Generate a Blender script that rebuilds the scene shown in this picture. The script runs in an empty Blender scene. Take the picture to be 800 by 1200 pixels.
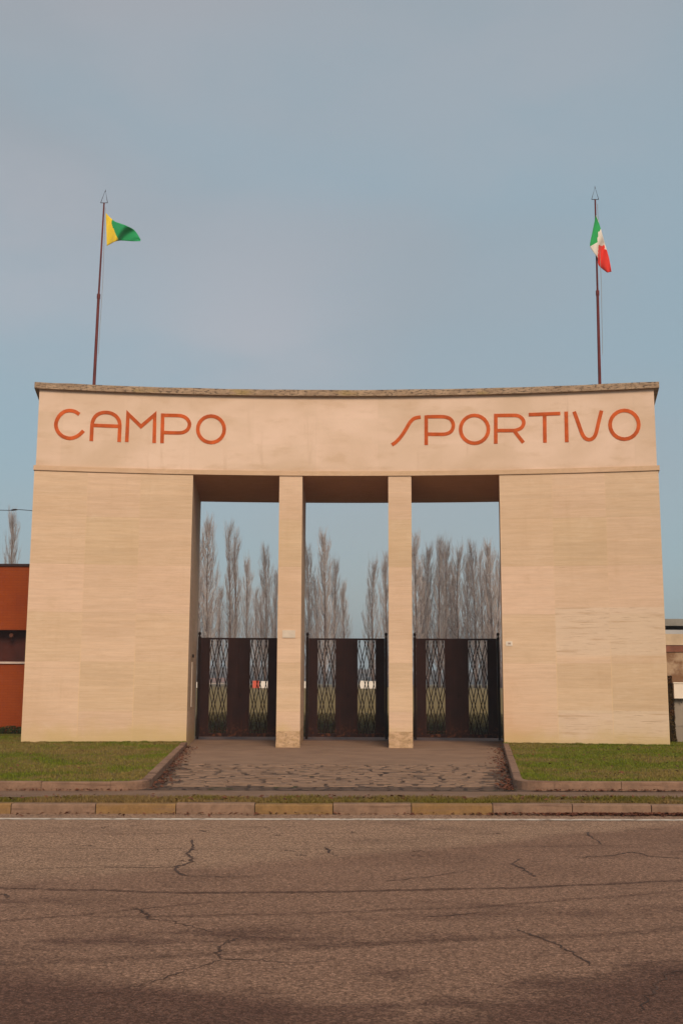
import bpy, math, random
from mathutils import Vector, noise
random.seed(7)
C = bpy.data.collections.new('place'); sc = bpy.context.scene; sc.collection.children.link(C)

# ------------------------------------------------------------------ camera
F, YAW, PITCH, ROLL, CX, DIST, EYE = 1261.43, -0.0130, 0.1571, 0.0041, 0.4697, 27.3225, 1.6
cy_, sy_, cp_, sp_ = math.cos(YAW), math.sin(YAW), math.cos(PITCH), math.sin(PITCH)
vf = Vector((sy_*cp_, cy_*cp_, sp_)); r0 = Vector((cy_, -sy_, 0)); u0 = r0.cross(vf)
vr = r0*math.cos(ROLL)+u0*math.sin(ROLL); vu = -r0*math.sin(ROLL)+u0*math.cos(ROLL)
EYEP = Vector((CX, -DIST, EYE))
cam = bpy.data.cameras.new('camera'); co = bpy.data.objects.new('camera', cam); C.objects.link(co)
from mathutils import Matrix
m = Matrix((vr, vu, -vf)).transposed().to_4x4(); m.translation = EYEP; co.matrix_world = m
cam.sensor_fit = 'VERTICAL'; cam.sensor_height = 36; cam.lens = F/1200*36; cam.clip_end = 6000
sc.camera = co
def ray(u, v): return vr*((u-400)/F)+vu*(-(v-600)/F)+vf
def on_z(u, v, z=0):
    d = ray(u, v); t = (z-EYE)/d.z; return EYEP+d*t
def on_y(u, v, y):
    d = ray(u, v); t = (y+DIST)/d.y; return EYEP+d*t
R = 39.99; T = 4.2
AL, AR, BL, BR = -.1919, .2022, -.0926, .1038
P1, P2, PW = -.0372, .0329, .0148
ZS, ZC, ZT = 6.87, 8.975, 9.135
def arc(a, rad): return Vector((rad*math.sin(a), -R+rad*math.cos(a), 0))
def on_arc(u, v, rad=R):
    d = ray(u, v); t = DIST
    for _ in range(30):
        p = EYEP+d*t; e = math.hypot(p.x, p.y+R)-rad
        t -= e/1.0*.9
    return math.atan2(p.x, p.y+R)*R, p.z          # s, z

# ------------------------------------------------------------------ mesh helpers
class MB:
    def __init__(s): s.v=[]; s.f=[]; s.uv=[]; s.m=[]; s.smooth=False
    def face(s, pts, uv=None, m=0):
        i=len(s.v); s.v += [tuple(p) for p in pts]; s.f.append(tuple(range(i, i+len(pts))))
        s.uv.append(uv or [(p[0]+p[1]*.0, p[2] if len(p)>2 else 0) for p in pts]); s.m.append(m)
    def box(s, x0, x1, y0, y1, z0, z1, m=0, bev=0):
        p=[(x0,y0,z0),(x1,y0,z0),(x1,y1,z0),(x0,y1,z0),(x0,y0,z1),(x1,y0,z1),(x1,y1,z1),(x0,y1,z1)]
        for q, k in (((0,1,5,4),0),((1,2,6,5),1),((2,3,7,6),0),((3,0,4,7),1),((4,5,6,7),2),((3,2,1,0),2)):
            P=[p[i] for i in q]
            uv=[(a[0],a[2]) if k==0 else ((a[1],a[2]) if k==1 else (a[0],a[1])) for a in P]
            s.face(P, uv, m)
    def hexa(s, b, t, m=0):      # quad prism from bottom 4 and top 4
        for q in ((b[0],b[1],t[1],t[0]),(b[1],b[2],t[2],t[1]),(b[2],b[3],t[3],t[2]),(b[3],b[0],t[0],t[3]),(t[0],t[1],t[2],t[3]),(b[3],b[2],b[1],b[0])):
            s.face(q, None, m)
    def tube(s, pts, rad, n=6, m=0, cap=True):
        pts=[Vector(p) for p in pts]; rs=rad if isinstance(rad,(list,tuple)) else [rad]*len(pts)
        rings=[]; base=len(s.v)
        for i,p in enumerate(pts):
            t=(pts[min(i+1,len(pts)-1)]-pts[max(i-1,0)]).normalized()
            a=Vector((1,0,0)) if abs(t.x)<.8 else Vector((0,1,0))
            e=t.cross(a).normalized(); g=t.cross(e)
            for k in range(n):
                an=2*math.pi*k/n; s.v.append(tuple(p+(e*math.cos(an)+g*math.sin(an))*rs[i]))
        for i in range(len(pts)-1):
            for k in range(n):
                a=base+i*n+k; b=base+i*n+(k+1)%n
                s.f.append((a,b,b+n,a+n)); s.uv.append([(0,0)]*4); s.m.append(m)
        if cap:
            s.f.append(tuple(base+k for k in range(n))[::-1]); s.uv.append([(0,0)]*n); s.m.append(m)
            s.f.append(tuple(base+(len(pts)-1)*n+k for k in range(n))); s.uv.append([(0,0)]*n); s.m.append(m)
    def build(s, name, mats, parent=None, smooth=False, merge=False):
        me=bpy.data.meshes.new(name); me.from_pydata(s.v, [], s.f)
        ul=me.uv_layers.new(name='sz'); fl=[c for f in s.uv for uv in f for c in uv]
        ul.data.foreach_set('uv', fl); me.polygons.foreach_set('material_index', s.m)
        for mm in (mats if isinstance(mats,(list,tuple)) else [mats]): me.materials.append(mm)
        if merge:
            import bmesh
            b=bmesh.new(); b.from_mesh(me); bmesh.ops.remove_doubles(b, verts=b.verts, dist=1e-4)
            bmesh.ops.recalc_face_normals(b, faces=b.faces); b.to_mesh(me); b.free()
        if smooth: me.polygons.foreach_set('use_smooth', [True]*len(me.polygons))
        me.update(); o=bpy.data.objects.new(name, me); C.objects.link(o)
        if parent: o.parent=parent
        return o
def tag(o, label=None, cat=None, group=None, kind=None):
    if label: o['label']=label
    if cat: o['category']=cat
    if group: o['group']=group
    if kind: o['kind']=kind
    return o
def empty(name, loc=(0,0,0), rz=0):
    o=bpy.data.objects.new(name, None); C.objects.link(o); o.location=loc; o.rotation_euler=(0,0,rz); o.empty_display_size=.3
    return o
def catmull(P, n=6):
    P=[Vector(p) for p in P]; out=[]
    for i in range(len(P)-1):
        a=P[max(i-1,0)]; b=P[i]; c=P[i+1]; d=P[min(i+2,len(P)-1)]
        for k in range(n):
            t=k/n; out.append(.5*((2*b)+(c-a)*t+(2*a-5*b+4*c-d)*t*t+(3*b-a-3*c+d)*t**3))
    out.append(P[-1]); return out

# ------------------------------------------------------------------ material helper
class NT:
    def __init__(s, name):
        s.mat=bpy.data.materials.new(name); s.mat.use_nodes=True; s.t=s.mat.node_tree
        s.b=s.t.nodes['Principled BSDF']; s.b.inputs['Specular IOR Level'].default_value=.25; s.b.inputs['Roughness'].default_value=.85
    def n(s, ty, **k):
        x=s.t.nodes.new('ShaderNode'+ty)
        for a,b in k.items():
            if hasattr(x,a): setattr(x,a,b)
            else: s.put(x.inputs[a.replace('_',' ')], b)
        return x
    def put(s, sock, v):
        if hasattr(v,'is_output') or isinstance(v, bpy.types.NodeSocket): s.t.links.new(v, sock)
        elif isinstance(v, tuple) and len(v)==3 and sock.type=='RGBA': sock.default_value=(*v,1)
        else: sock.default_value=v
    def obj(s): return s.n('TexCoord').outputs['Object']
    def uv(s): return s.n('UVMap', uv_map='sz').outputs['UV']
    def xyz(s, v): x=s.n('SeparateXYZ'); s.put(x.inputs[0], v); return x.outputs
    def comb(s, x, y, z=0.0):
        c=s.n('CombineXYZ')
        for i,q in enumerate((x,y,z)): s.put(c.inputs[i], q)
        return c.outputs[0]
    def math(s, op, a, b=0.0, clamp=False):
        x=s.n('Math'); x.operation=op; x.use_clamp=clamp; s.put(x.inputs[0],a); s.put(x.inputs[1],b); return x.outputs[0]
    def scale(s, v, k):
        x=s.n('VectorMath'); x.operation='MULTIPLY'; s.put(x.inputs[0],v); x.inputs[1].default_value=k; return x.outputs[0]
    def noise(s, v, sc=1.0, det=4.0, rough=.55, dist=0.0):
        x=s.n('TexNoise'); s.put(x.inputs['Vector'],v); x.inputs['Scale'].default_value=sc; x.inputs['Detail'].default_value=det
        x.inputs['Roughness'].default_value=rough; x.inputs['Distortion'].default_value=dist; return x.outputs['Fac']
    def wn(s, v): x=s.n('TexWhiteNoise'); s.put(x.inputs['Vector'],v); return x.outputs['Value']
    def ss(s, v, a, b, lo=0.0, hi=1.0):
        x=s.n('MapRange'); x.interpolation_type='SMOOTHSTEP'; s.put(x.inputs[0],v)
        for i,q in zip((1,2,3,4),(a,b,lo,hi)): x.inputs[i].default_value=q
        return x.outputs[0]
    def mix(s, f, a, b, mode='MIX'):
        x=s.n('MixRGB'); x.blend_type=mode; s.put(x.inputs[0],f); s.put(x.inputs[1],a); s.put(x.inputs[2],b); return x.outputs[0]
    def col(s, c): s.put(s.b.inputs['Base Color'], c)
    def rough(s, c): s.put(s.b.inputs['Roughness'], c)
    def bump(s, h, strength=.3, dist=.01, normal=None):
        x=s.n('Bump'); x.inputs['Strength'].default_value=strength; x.inputs['Distance'].default_value=dist; s.put(x.inputs['Height'],h)
        if normal is not None: s.put(x.inputs['Normal'], normal)
        s.t.links.new(x.outputs[0], s.b.inputs['Normal']); return x.outputs[0]
def simple(name, c, rough=.8, var=.25, sc=3.0, metal=0.0, bump=0.0, spec=.25):
    n=NT(name); o=n.obj(); f=n.noise(o, sc, 5); g=n.ss(f,.25,.75)
    n.col(n.mix(g, tuple(k*(1-var) for k in c), tuple(k*(1+var) for k in c)))
    n.b.inputs['Roughness'].default_value=rough; n.b.inputs['Metallic'].default_value=metal; n.b.inputs['Specular IOR Level'].default_value=spec
    if bump: n.bump(n.noise(o, sc*6, 5), bump, .01)
    return n.mat

# travertine of the wings: slabs, strata, pits, stains
def stone(name, panels=True, base=(.69,.510,.362), rough_rows=False, base_stain=True, off0=7.674, pw=1.3235):
    n=NT(name); uv=n.uv(); s,z,_=n.xyz(uv)
    if panels:
        ps=n.math('FLOOR', n.math('DIVIDE', n.math('ADD',s,off0+pw*10), pw)); pz=n.math('FLOOR', n.math('DIVIDE', n.math('ADD',z,.33),1.21))
        rnd=n.wn(n.comb(ps,pz,.37)); rnd2=n.wn(n.comb(ps,pz,4.9)); rndrow=n.wn(n.comb(n.math('FLOOR',n.math('DIVIDE',n.math('ADD',z,.33),.605)),ps,2.2))
    else: rnd=rnd2=rndrow=n.noise(n.comb(n.math('MULTIPLY',s,.35),n.math('MULTIPLY',z,.4),1.0),1.0,2)
    off=n.math('MULTIPLY', rnd2, 31.0)
    strata=n.noise(n.comb(n.math('MULTIPLY',s,.40),n.math('ADD',n.math('MULTIPLY',z,9.0),off),off),1.0,7,.66,.12)
    fine=n.noise(n.comb(n.math('MULTIPLY',s,2.2),n.math('ADD',n.math('MULTIPLY',z,38.0),off),off),1.0,4,.6)
    big=n.noise(n.comb(n.math('MULTIPLY',s,.5),n.math('MULTIPLY',z,.6),7.0),1.0,4,.5)
    c=n.mix(n.ss(strata,.28,.74), tuple(k*.91 for k in base), tuple(k*1.05 for k in base))
    c=n.mix(n.math('MULTIPLY',n.ss(fine,.38,.72),.38), c, (base[0]*.78,base[1]*.70,base[2]*.60))
    # slab tone: pinker or yellower
    tone=n.mix(rnd, (.95,.93,.87), (1.05,1.0,1.03)); c=n.mix(1.0, c, tone, 'MULTIPLY')
    tone2=n.mix(rndrow, (.94,.93,.91), (1.04,1.04,1.04)); c=n.mix(.8 if panels else .3, c, tone2, 'MULTIPLY')
    c=n.mix(n.math('MULTIPLY',n.ss(big,.45,.75),.32), c, (base[0]*.80,base[1]*.72,base[2]*.60))
    mot=n.noise(n.comb(n.math('MULTIPLY',s,1.7),n.math('MULTIPLY',z,2.6),15.0),1.0,7,.7,.6); c=n.mix(n.math('MULTIPLY',n.ss(mot,.50,.72),.30), c, (base[0]*.76,base[1]*.70,base[2]*.62))
    c=n.mix(n.math('MULTIPLY',n.ss(mot,.46,.28),.25), c, (base[0]*1.08,base[1]*1.12,base[2]*1.16))
    run=n.noise(n.comb(n.math('MULTIPLY',s,4.5),n.math('MULTIPLY',z,.25),22.0),1.0,5,.65); c=n.mix(n.math('MULTIPLY',n.math('MULTIPLY',n.ss(run,.54,.74),n.ss(big,.3,.6)),.20), c, (base[0]*.70,base[1]*.63,base[2]*.52))
    # pits
    pit=n.noise(n.comb(n.math('MULTIPLY',s,2.0),n.math('ADD',n.math('MULTIPLY',z,42.0),off),3.0),1.0,5,.62,.3)
    if rough_rows:
        zj=n.math('ADD', z, n.math('MULTIPLY', n.math('SUBTRACT',strata,.5), .35))
        def band(a0,a1): return n.math('MULTIPLY', n.ss(zj,a0-.03,a0+.06), n.ss(z,a1-.015,a1+.015,1.0,0.0))
        m1=n.math('ADD', band(2.28,3.46), band(.1,.95),True)
        m1=n.math('MULTIPLY', m1, n.ss(s,5.455,5.47))
    else: m1=n.ss(rnd2,.80,.82,0.0,.35)
    th=n.math('SUBTRACT', .675, n.math('MULTIPLY', n.math('MULTIPLY', m1, n.ss(strata,.3,.6,.7,1.0)), .105))
    pm=n.math('MULTIPLY', n.math('SUBTRACT', pit, th), 9.0, True)
    if rough_rows:
        c=n.mix(n.math('MULTIPLY',m1,.42), c, (base[0]*1.04,base[1]*1.12,base[2]*1.22))
        seam=n.noise(n.comb(n.math('MULTIPLY',s,.8),n.math('MULTIPLY',z,14.0),12.0),1.0,4,.55,.2)
        sm=n.math('MULTIPLY', n.math('MULTIPLY', n.math('SUBTRACT',seam,.575),9.0,True), m1)
        c=n.mix(n.math('MULTIPLY',sm,.6), c, (base[0]*.62,base[1]*.52,base[2]*.42))
        # rusty patch at the inner foot
        st=n.math('MULTIPLY', n.ss(s,5.4,4.2), n.ss(z,2.4,.3)); st=n.math('MULTIPLY', st, n.ss(big,.25,.65))
        c=n.mix(n.math('MULTIPLY',st,.75), c, (base[0]*.84,base[1]*.62,base[2]*.42))
    c=n.mix(n.math('MULTIPLY',pm,.5), c, (base[0]*.42,base[1]*.34,base[2]*.26))
    if panels:
        fs=n.math('FRACT', n.math('DIVIDE', n.math('ADD',s,off0+pw*10), pw)); fz=n.math('FRACT', n.math('DIVIDE', n.math('ADD',z,.33),1.21))
        jv=n.math('ADD', n.ss(fs,.012,.0), n.ss(fs,.990,1.0), True); jh=n.math('ADD', n.ss(fz,.007,.0), n.ss(fz,.993,1.0), True)
        c=n.mix(n.math('MULTIPLY',jh,.22), c, (base[0]*.5,base[1]*.4,base[2]*.3))
        c=n.mix(n.math('MULTIPLY', jv, n.ss(z,2.6,2.2,.15,.55)), c, (base[0]*1.08,base[1]*1.02,base[2]*.80))
    if base_stain:
        w=n.noise(n.comb(n.math('MULTIPLY',s,1.6),n.math('MULTIPLY',z,1.6),2.0),1.0,5)
        h=n.math('ADD', z, n.math('MULTIPLY', w, -.9))
        c=n.mix(n.ss(h,.25,-.35,0.0,.75), c, (base[0]*.82,base[1]*.80,base[2]*.52))
    n.col(c); n.rough(.82)
    hgt=n.math('SUBTRACT', n.math('ADD', n.math('MULTIPLY',strata,.5), n.math('MULTIPLY',fine,.35)), n.math('MULTIPLY',pm,1.5))
    n.bump(hgt, .35, .012)
    return n.mat
def plaster():
    n=NT('fascia_plaster'); uv=n.uv(); s,z,_=n.xyz(uv); base=(.74,.540,.415)
    b=n.noise(n.comb(n.math('MULTIPLY',s,.45),n.math('MULTIPLY',z,.8),1.0),1.0,5,.55,.5)
    px=n.math('FLOOR', n.math('DIVIDE', n.math('ADD',s,20.0),1.62)); pz=n.math('FLOOR', n.math('DIVIDE',z,.7)); r=n.wn(n.comb(px,pz,8.8))
    c=n.mix(n.ss(b,.3,.7), (base[0]*.88,base[1]*.87,base[2]*.82), (base[0]*1.05,base[1]*1.06,base[2]*1.08))
    c=n.mix(.7, c, n.mix(r,(.955,.96,.95),(1.03,1.03,1.05)), 'MULTIPLY')
    drip=n.noise(n.comb(n.math('MULTIPLY',s,5.0),n.math('MULTIPLY',z,.45),3.0),1.0,4,.6)
    dm=n.math('MULTIPLY', n.ss(drip,.56,.8), n.ss(b,.35,.6)); c=n.mix(n.math('MULTIPLY',dm,.42), c, (base[0]*.66,base[1]*.60,base[2]*.50))
    g=n.noise(n.comb(s,n.math('MULTIPLY',z,3.0),9.0),1.3,6,.6); c=n.mix(n.math('MULTIPLY',n.ss(g,.50,.72),.38), c, (base[0]*.74,base[1]*.68,base[2]*.55))
    fs=n.math('FRACT', n.math('DIVIDE', n.math('ADD',s,20.0),1.62)); c=n.mix(n.ss(fs,.008,0.0,0.0,.16), c, (.35,.22,.14))
    low=n.ss(z,ZS+.35,ZS+.0,0.0,.28); c=n.mix(n.math('MULTIPLY',low,n.ss(g,.35,.6)), c, (base[0]*.6,base[1]*.55,base[2]*.45))
    n.col(c); n.bump(n.noise(n.comb(s,z,0),14.0,6), .15, .01); return n.mat
def cornice_mat():
    n=NT('weathered_cornice'); uv=n.uv(); s,z,_=n.xyz(uv); o=n.comb(n.math('MULTIPLY',s,1.0),n.math('MULTIPLY',z,3.0),0)
    a=n.noise(o,2.4,6,.65); b=n.noise(o,9.0,5,.7); l=n.noise(o,.9,4,.6)
    c=n.mix(n.ss(a,.3,.7),(.30,.20,.13),(.47,.33,.22)); c=n.mix(n.ss(b,.50,.60,0.0,.9), c,(.075,.05,.035))
    c=n.mix(n.ss(l,.55,.72,0.0,.6), c,(.34,.24,.075)); fs=n.math('FRACT', n.math('DIVIDE', n.math('ADD',s,20.0),1.25)); c=n.mix(n.ss(fs,.02,0.0,0.0,.6), c,(.12,.08,.05))
    n.col(c); n.bump(b,.5,.02); return n.mat
M={}
M['stone']=stone('travertine_slabs'); M['stone_rough']=stone('travertine_slabs_pitted', rough_rows=True, off0=-4.151, pw=1.312)
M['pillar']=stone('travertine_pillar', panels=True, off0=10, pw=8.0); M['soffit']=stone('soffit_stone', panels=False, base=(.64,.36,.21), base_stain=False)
M['jamb']=stone('jamb_stone', panels=True)
M['plaster']=plaster(); M['cornice']=cornice_mat(); M['string']=stone('string_course_stone', panels=False, base=(.64,.45,.30), base_stain=False)
M['letter']=simple('terracotta_lettering',(.53,.100,.024),.8,.24,3.5,spec=.1)
def gate_mat():
    n=NT('brown_gate_paint'); o=n.obj(); x,y,z=n.xyz(o); a=n.noise(o,2.0,5); c=n.mix(n.ss(a,.3,.7),(.016,.0055,.0052),(.026,.0085,.0075)); st=n.noise(n.scale(o,(14,14,.8)),1.0,4)
    c=n.mix(n.ss(st,.56,.72,0.0,.55),c,(.050,.016,.009)); rs=n.noise(o,11,5,.7); c=n.mix(n.math('MULTIPLY',n.ss(rs,.5,.62),n.ss(z,.55,.05)),c,(.10,.035,.016)); n.col(c); n.b.inputs['Roughness'].default_value=.6; n.b.inputs['Specular IOR Level'].default_value=.12; n.bump(rs,.15,.006); return n.mat
M['gate']=gate_mat()
M['gate_bar']=simple('dark_gate_bar',(.012,.004,.003),.6,.2,3.0,spec=.1)
M['pole']=simple('rust_red_pole',(.13,.020,.018),.5,.35,2.0)
M['wire']=simple('dark_wire',(.03,.02,.02),.5,.1)
M['rope']=simple('pale_halyard',(.30,.28,.26),.8,.1)
M['plaque']=simple('pale_plaque',(.62,.52,.42),.5,.08,6)
M['white']=simple('off_white_paint',(.72,.62,.52),.5,.06,4)
M['ink']=simple('faded_dark_lettering',(.22,.12,.09),.7,.1)
M['hole']=simple('dark_socket',(.03,.018,.012),.8,.1)

def arc_block(mb, a0, a1, ra, rb, z0, z1, seg=None, m=0, sk=0.0):
    seg=seg or max(1,int(abs(a1-a0)*R/.45)); A=[a0+(a1-a0)*i/seg for i in range(seg+1)]
    P=lambda a,r,z: (*arc(a+(sk if r==rb and a==a0 else 0),r)[:2], z)
    for i in range(seg):
        a,b=A[i],A[i+1]; s0,s1=a*R,b*R
        mb.face([P(a,ra,z0),P(b,ra,z0),P(b,ra,z1),P(a,ra,z1)],[(s0,z0),(s1,z0),(s1,z1),(s0,z1)],m)
        mb.face([P(b,rb,z0),P(a,rb,z0),P(a,rb,z1),P(b,rb,z1)],[(s1+3,z0),(s0+3,z0),(s0+3,z1),(s1+3,z1)],m)
        mb.face([P(a,ra,z1),P(b,ra,z1),P(b,rb,z1),P(a,rb,z1)],[(s0,ra),(s1,ra),(s1,rb),(s0,rb)],m)
        mb.face([P(a,rb,z0),P(b,rb,z0),P(b,ra,z0),P(a,ra,z0)],[(s0,rb),(s1,rb),(s1,ra),(s0,ra)],m)
    for a,f in ((a0,1),(a1,-1)):
        q=[P(a,rb,z0),P(a,ra,z0),P(a,ra,z1),P(a,rb,z1)]; uv=[(rb,z0),(ra,z0),(ra,z1),(rb,z1)]
        if f<0: q=q[::-1]; uv=uv[::-1]
        mb.face(q,uv,m)

# ------------------------------------------------------------------ the gateway
gw=empty('monumental_gateway',(0,0,0))
tag(gw,'pale travertine stadium gateway with curved front, three openings and orange lettering','gateway')
b=MB(); arc_block(b,AL,BL,R,R+T,-.1,ZS-.002); b.build('wing',M['stone'],gw)
b=MB(); arc_block(b,BR,AR,R,R+T,-.1,ZS-.002,sk=.0023); wr=b.build('wing',M['stone_rough'],gw); wr['label']='right wing with banded pitted travertine slabs'
for a in (P1,P2):
    b=MB(); arc_block(b,a,a+PW,R,R+T-.25,.40,ZS-.007,2); p=b.build('pillar',M['pillar'],gw)
# rough pillar feet
def rough_block(name, a0,a1,ra,rb,z0,z1,mat,parent,seed,amp=.012):
    mb=MB(); nx,nz,ny=14,12,10
    def P(a,r,z): 
        q=Vector((*arc(a,r)[:2],z)); d=noise.noise_vector(q*6+Vector((seed,0,0)))*amp+noise.noise_vector(q*17+Vector((0,seed,0)))*amp*.6
        k=max(0,min(1,(z1-z)/.12)); return q+d*k
    for i in range(nx):
        for j in range(nz):
            a,b_=a0+(a1-a0)*i/nx,a0+(a1-a0)*(i+1)/nx; z,w=z0+(z1-z0)*j/nz,z0+(z1-z0)*(j+1)/nz
            mb.face([P(a,ra,z),P(b_,ra,z),P(b_,ra,w),P(a,ra,w)],[(a*R,z),(b_*R,z),(b_*R,w),(a*R,w)])
            mb.face([P(b_,rb,z),P(a,rb,z),P(a,rb,w),P(b_,rb,w)],[(a*R,z),(b_*R,z),(b_*R,w),(a*R,w)])
    for j in range(nz):
        for k in range(ny):
            r,q=ra+(rb-ra)*k/ny,ra+(rb-ra)*(k+1)/ny; z,w=z0+(z1-z0)*j/nz,z0+(z1-z0)*(j+1)/nz
            mb.face([P(a1,r,z),P(a1,q,z),P(a1,q,w),P(a1,r,w)],[(r,z),(q,z),(q,w),(r,w)])
            mb.face([P(a0,q,z),P(a0,r,z),P(a0,r,w),P(a0,q,w)],[(q,z),(r,z),(r,w),(q,w)])
    return mb.build(name,mat,parent,merge=True)
def foot_mat():
    n=NT('worn_pillar_foot'); uv=n.uv(); s,z,_=n.xyz(uv); o=n.comb(s,n.math('MULTIPLY',z,1.8),0)
    a=n.noise(o,5,6,.7); bb=n.noise(o,14,5,.7)
    c=n.mix(n.ss(a,.35,.65),(.60,.40,.25),(.40,.26,.14)); c=n.mix(n.ss(bb,.52,.68,0.0,.7),c,(.17,.10,.055)); c=n.mix(n.ss(a,.62,.75,0.0,.7),c,(.66,.50,.36))
    n.col(c); n.bump(a,.8,.03); return n.mat
M['foot']=foot_mat()
for k,a in enumerate((P1,P2)):
    f=rough_block('pillar_foot',a,a+PW,R,R+T-.25,-.02,.40,M['foot'],gw,k*7.7)
    f['label']='chipped and stained foot of the %s pillar'%('left' if k==0 else 'right')
# lintel / fascia, string course, cornice
ins=.03/R
b=MB(); arc_block(b,AL+ins,AR-ins,R,R+T,ZS+.12,ZC); b.build('fascia',M['plaster'],gw)
b=MB(); arc_block(b,AL-.02/R,AR+.03/R,R-.035,R+T+.03,ZS,ZS+.12); b.build('string_course',M['string'],gw)
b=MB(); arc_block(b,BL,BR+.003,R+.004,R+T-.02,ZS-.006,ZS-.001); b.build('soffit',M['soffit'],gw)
b=MB(); arc_block(b,AL-.09/R,AR+.10/R,R-.10,R+T+.09,ZC,ZT); 
for v in range(len(b.v)):
    x,y,z=b.v[v]
    if z>ZT-.01: b.v[v]=(x,y,z+.012*noise.noise(Vector((x*3,y*3,1)))+.008*noise.noise(Vector((x*9,y*9,1))))
b.build('cornice',M['cornice'],gw)
# small fittings
def arc_plate(name,u0,v0,u1,v1,mat,th=.02,rad=R):
    s0,z1=on_arc(u0,v0); s1,z0=on_arc(u1,v1); mb=MB(); arc_block(mb,s0/R,s1/R,rad-th,rad-.001,z0,z1,1); return mb.build(name,mat,gw)
pl=arc_plate('plaque',331,738.5,346,747.5,M['plaque']); pl['label']='small pale blank plaque on the left pillar'
npl=arc_plate('number_plate',592.3,751.5,600,756.8,M['white'],.015); npl['label']='tiny pale number plate on the right wing'
s0,zz=on_arc(596.2,754.1); b=MB()
for ds,w,h in ((-.028,.012,.05),(.002,.03,.012),(.002,.012,.05),(.03,.012,.05)):
    arc_block(b,(s0+ds-w/2)/R,(s0+ds+w/2)/R,R-.019,R-.0155,zz-h/2,zz+h/2,1)
b.build('number',M['ink'],npl)
# socket and conduit panel on the left inner jamb (radial face at BL)
def jamb_box(name,r0_,r1_,z0,z1,th,mat):
    mb=MB(); q=arc(BL,r0_); w=arc(BL,r1_); nrm=Vector((math.cos(BL),-math.sin(BL),0))
    bt=[q+nrm*.002,q+nrm*th,w+nrm*th,w+nrm*.002]; mb.hexa([Vector((*p[:2],z0)) for p in bt],[Vector((*p[:2],z1)) for p in bt]); return mb.build(name,mat,gw)
jamb_box('socket_box',R+1.55,R+1.72,2.24,2.32,.05,M['hole'])
jamb_box('cover_strip',R+1.55,R+1.75,.95,2.12,.02,M['plaque'])

# lettering --------------------------------------------------------
def z5(p): return (55+p[0]/7.2727,465+p[1]/7.2727)
def z6(p): return (160+p[0]/6.9565,465+p[1]/6.9565)
def z7(p): return (450+p[0]/5.3333,475+p[1]/5.3333)
def z8(p): return (600+p[0]/5,470+p[1]/5)
def circ(cx,cy,r): return [(cx+r*math.cos(t*math.pi/12),cy+r*math.sin(t*math.pi/12)) for t in range(25)]
LET=[
 [('c',[z5(p) for p in [(278,150),(240,126),(195,118),(150,128),(110,160),(85,205),(79,245),(90,285),(115,320),(150,343),(195,354),(235,347),(270,330),(298,306),(314,290)]])],
 [('c',[z5(p) for p in [(380,377),(384,300),(387,240),(398,195),(425,158),(465,138),(508,134),(552,142),(590,165),(615,200),(623,240),(621,300),(617,385)]]),('l',[z5(p) for p in [(389,243),(621,252)]])],
 [('l',[z5((682,385)),z5((693,146)),z6((38,242)),z6((150,146)),z6((145,377))])],
 [('l',[z6((209,378)),z6((215,136))]),('c',[z6(p) for p in [(217,151),(300,152),(370,157),(412,180),(433,222),(416,268),(372,292),(300,294),(220,291)]])],
 [('o',[z6(p) for p in circ(608,265,108)])],
 [('c',[z7(p) for p in [(48,247),(75,228),(105,195),(135,150),(160,108),(188,82),(227,73)]])],
 [('l',[z7((262,248)),z7((262,63))]),('c',[z7(p) for p in [(264,72),(330,71),(380,73),(415,88),(431,122),(420,160),(385,179),(330,181),(264,180)]])],
 [('o',[z7(p) for p in circ(563,150,87)])],
 [('l',[z7((696,240)),z7((696,53))]),('c',[z7((698,64))]+[z8(p) for p in [(-20,84),(30,86),(58,104),(66,130),(52,157),(20,171),(-10,173)]]+[z7((700,158))]),('l',[z8((8,172)),z8((64,244))])],
 [('l',[z8((95,80)),z8((280,73))]),('l',[z8((188,82)),z8((190,244))])],
 [('l',[z8((314,62)),z8((318,241))])],
 [('c',[z8(p) for p in [(361,62),(385,128),(408,192),(428,219),(452,226),(474,215),(489,188),(505,120),(521,56)]])],
 [('o',[z8(p) for p in circ(655,139,84)])],
]
WORD='CAMPOSPORTIVO'; HW=.046
for li,strokes in enumerate(LET):
    mb=MB()
    for si,(ty,pp) in enumerate(strokes):
        P=[Vector(on_arc(*p)) for p in pp]
        if ty=='c': P=catmull(P,4)
        closed=ty=='o'
        if closed: P=P[:-1]
        n=len(P); L=[];Rr=[]
        for i in range(n):
            if closed: a,b_,c=P[i-1],P[i],P[(i+1)%n]
            else: a,b_,c=P[max(i-1,0)],P[i],P[min(i+1,n-1)]
            d1=(b_-a); d2=(c-b_)
            d1=d1.normalized() if d1.length>1e-9 else d2.normalized(); d2=d2.normalized() if d2.length>1e-9 else d1
            t=(d1+d2).normalized(); nn=Vector((-t.y,t.x)); k=1/max(.42,abs(nn.dot(Vector((-d1.y,d1.x)))))
            L.append(b_+nn*HW*k); Rr.append(b_-nn*HW*k)
        fr=R-.012+si*.002; bk=R-.001
        def Q(p,r): return (*arc(p.x/R,r)[:2],p.y)
        for i in range(n if closed else n-1):
            j=(i+1)%n; uv=[(L[i].x,L[i].y)]*4
            mb.face([Q(L[i],fr),Q(Rr[i],fr),Q(Rr[j],fr),Q(L[j],fr)],uv)
            mb.face([Q(L[j],fr),Q(L[j],bk),Q(L[i],bk),Q(L[i],fr)],uv); mb.face([Q(Rr[i],fr),Q(Rr[i],bk),Q(Rr[j],bk),Q(Rr[j],fr)],uv)
        if not closed:
            for i in (0,n-1): mb.face([Q(L[i],fr),Q(L[i],bk),Q(Rr[i],bk),Q(Rr[i],fr)],[(0,0)]*4)
    o=mb.build('letter',M['letter'],gw,merge=True); o['label']='orange letter %s'%WORD[li]

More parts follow.
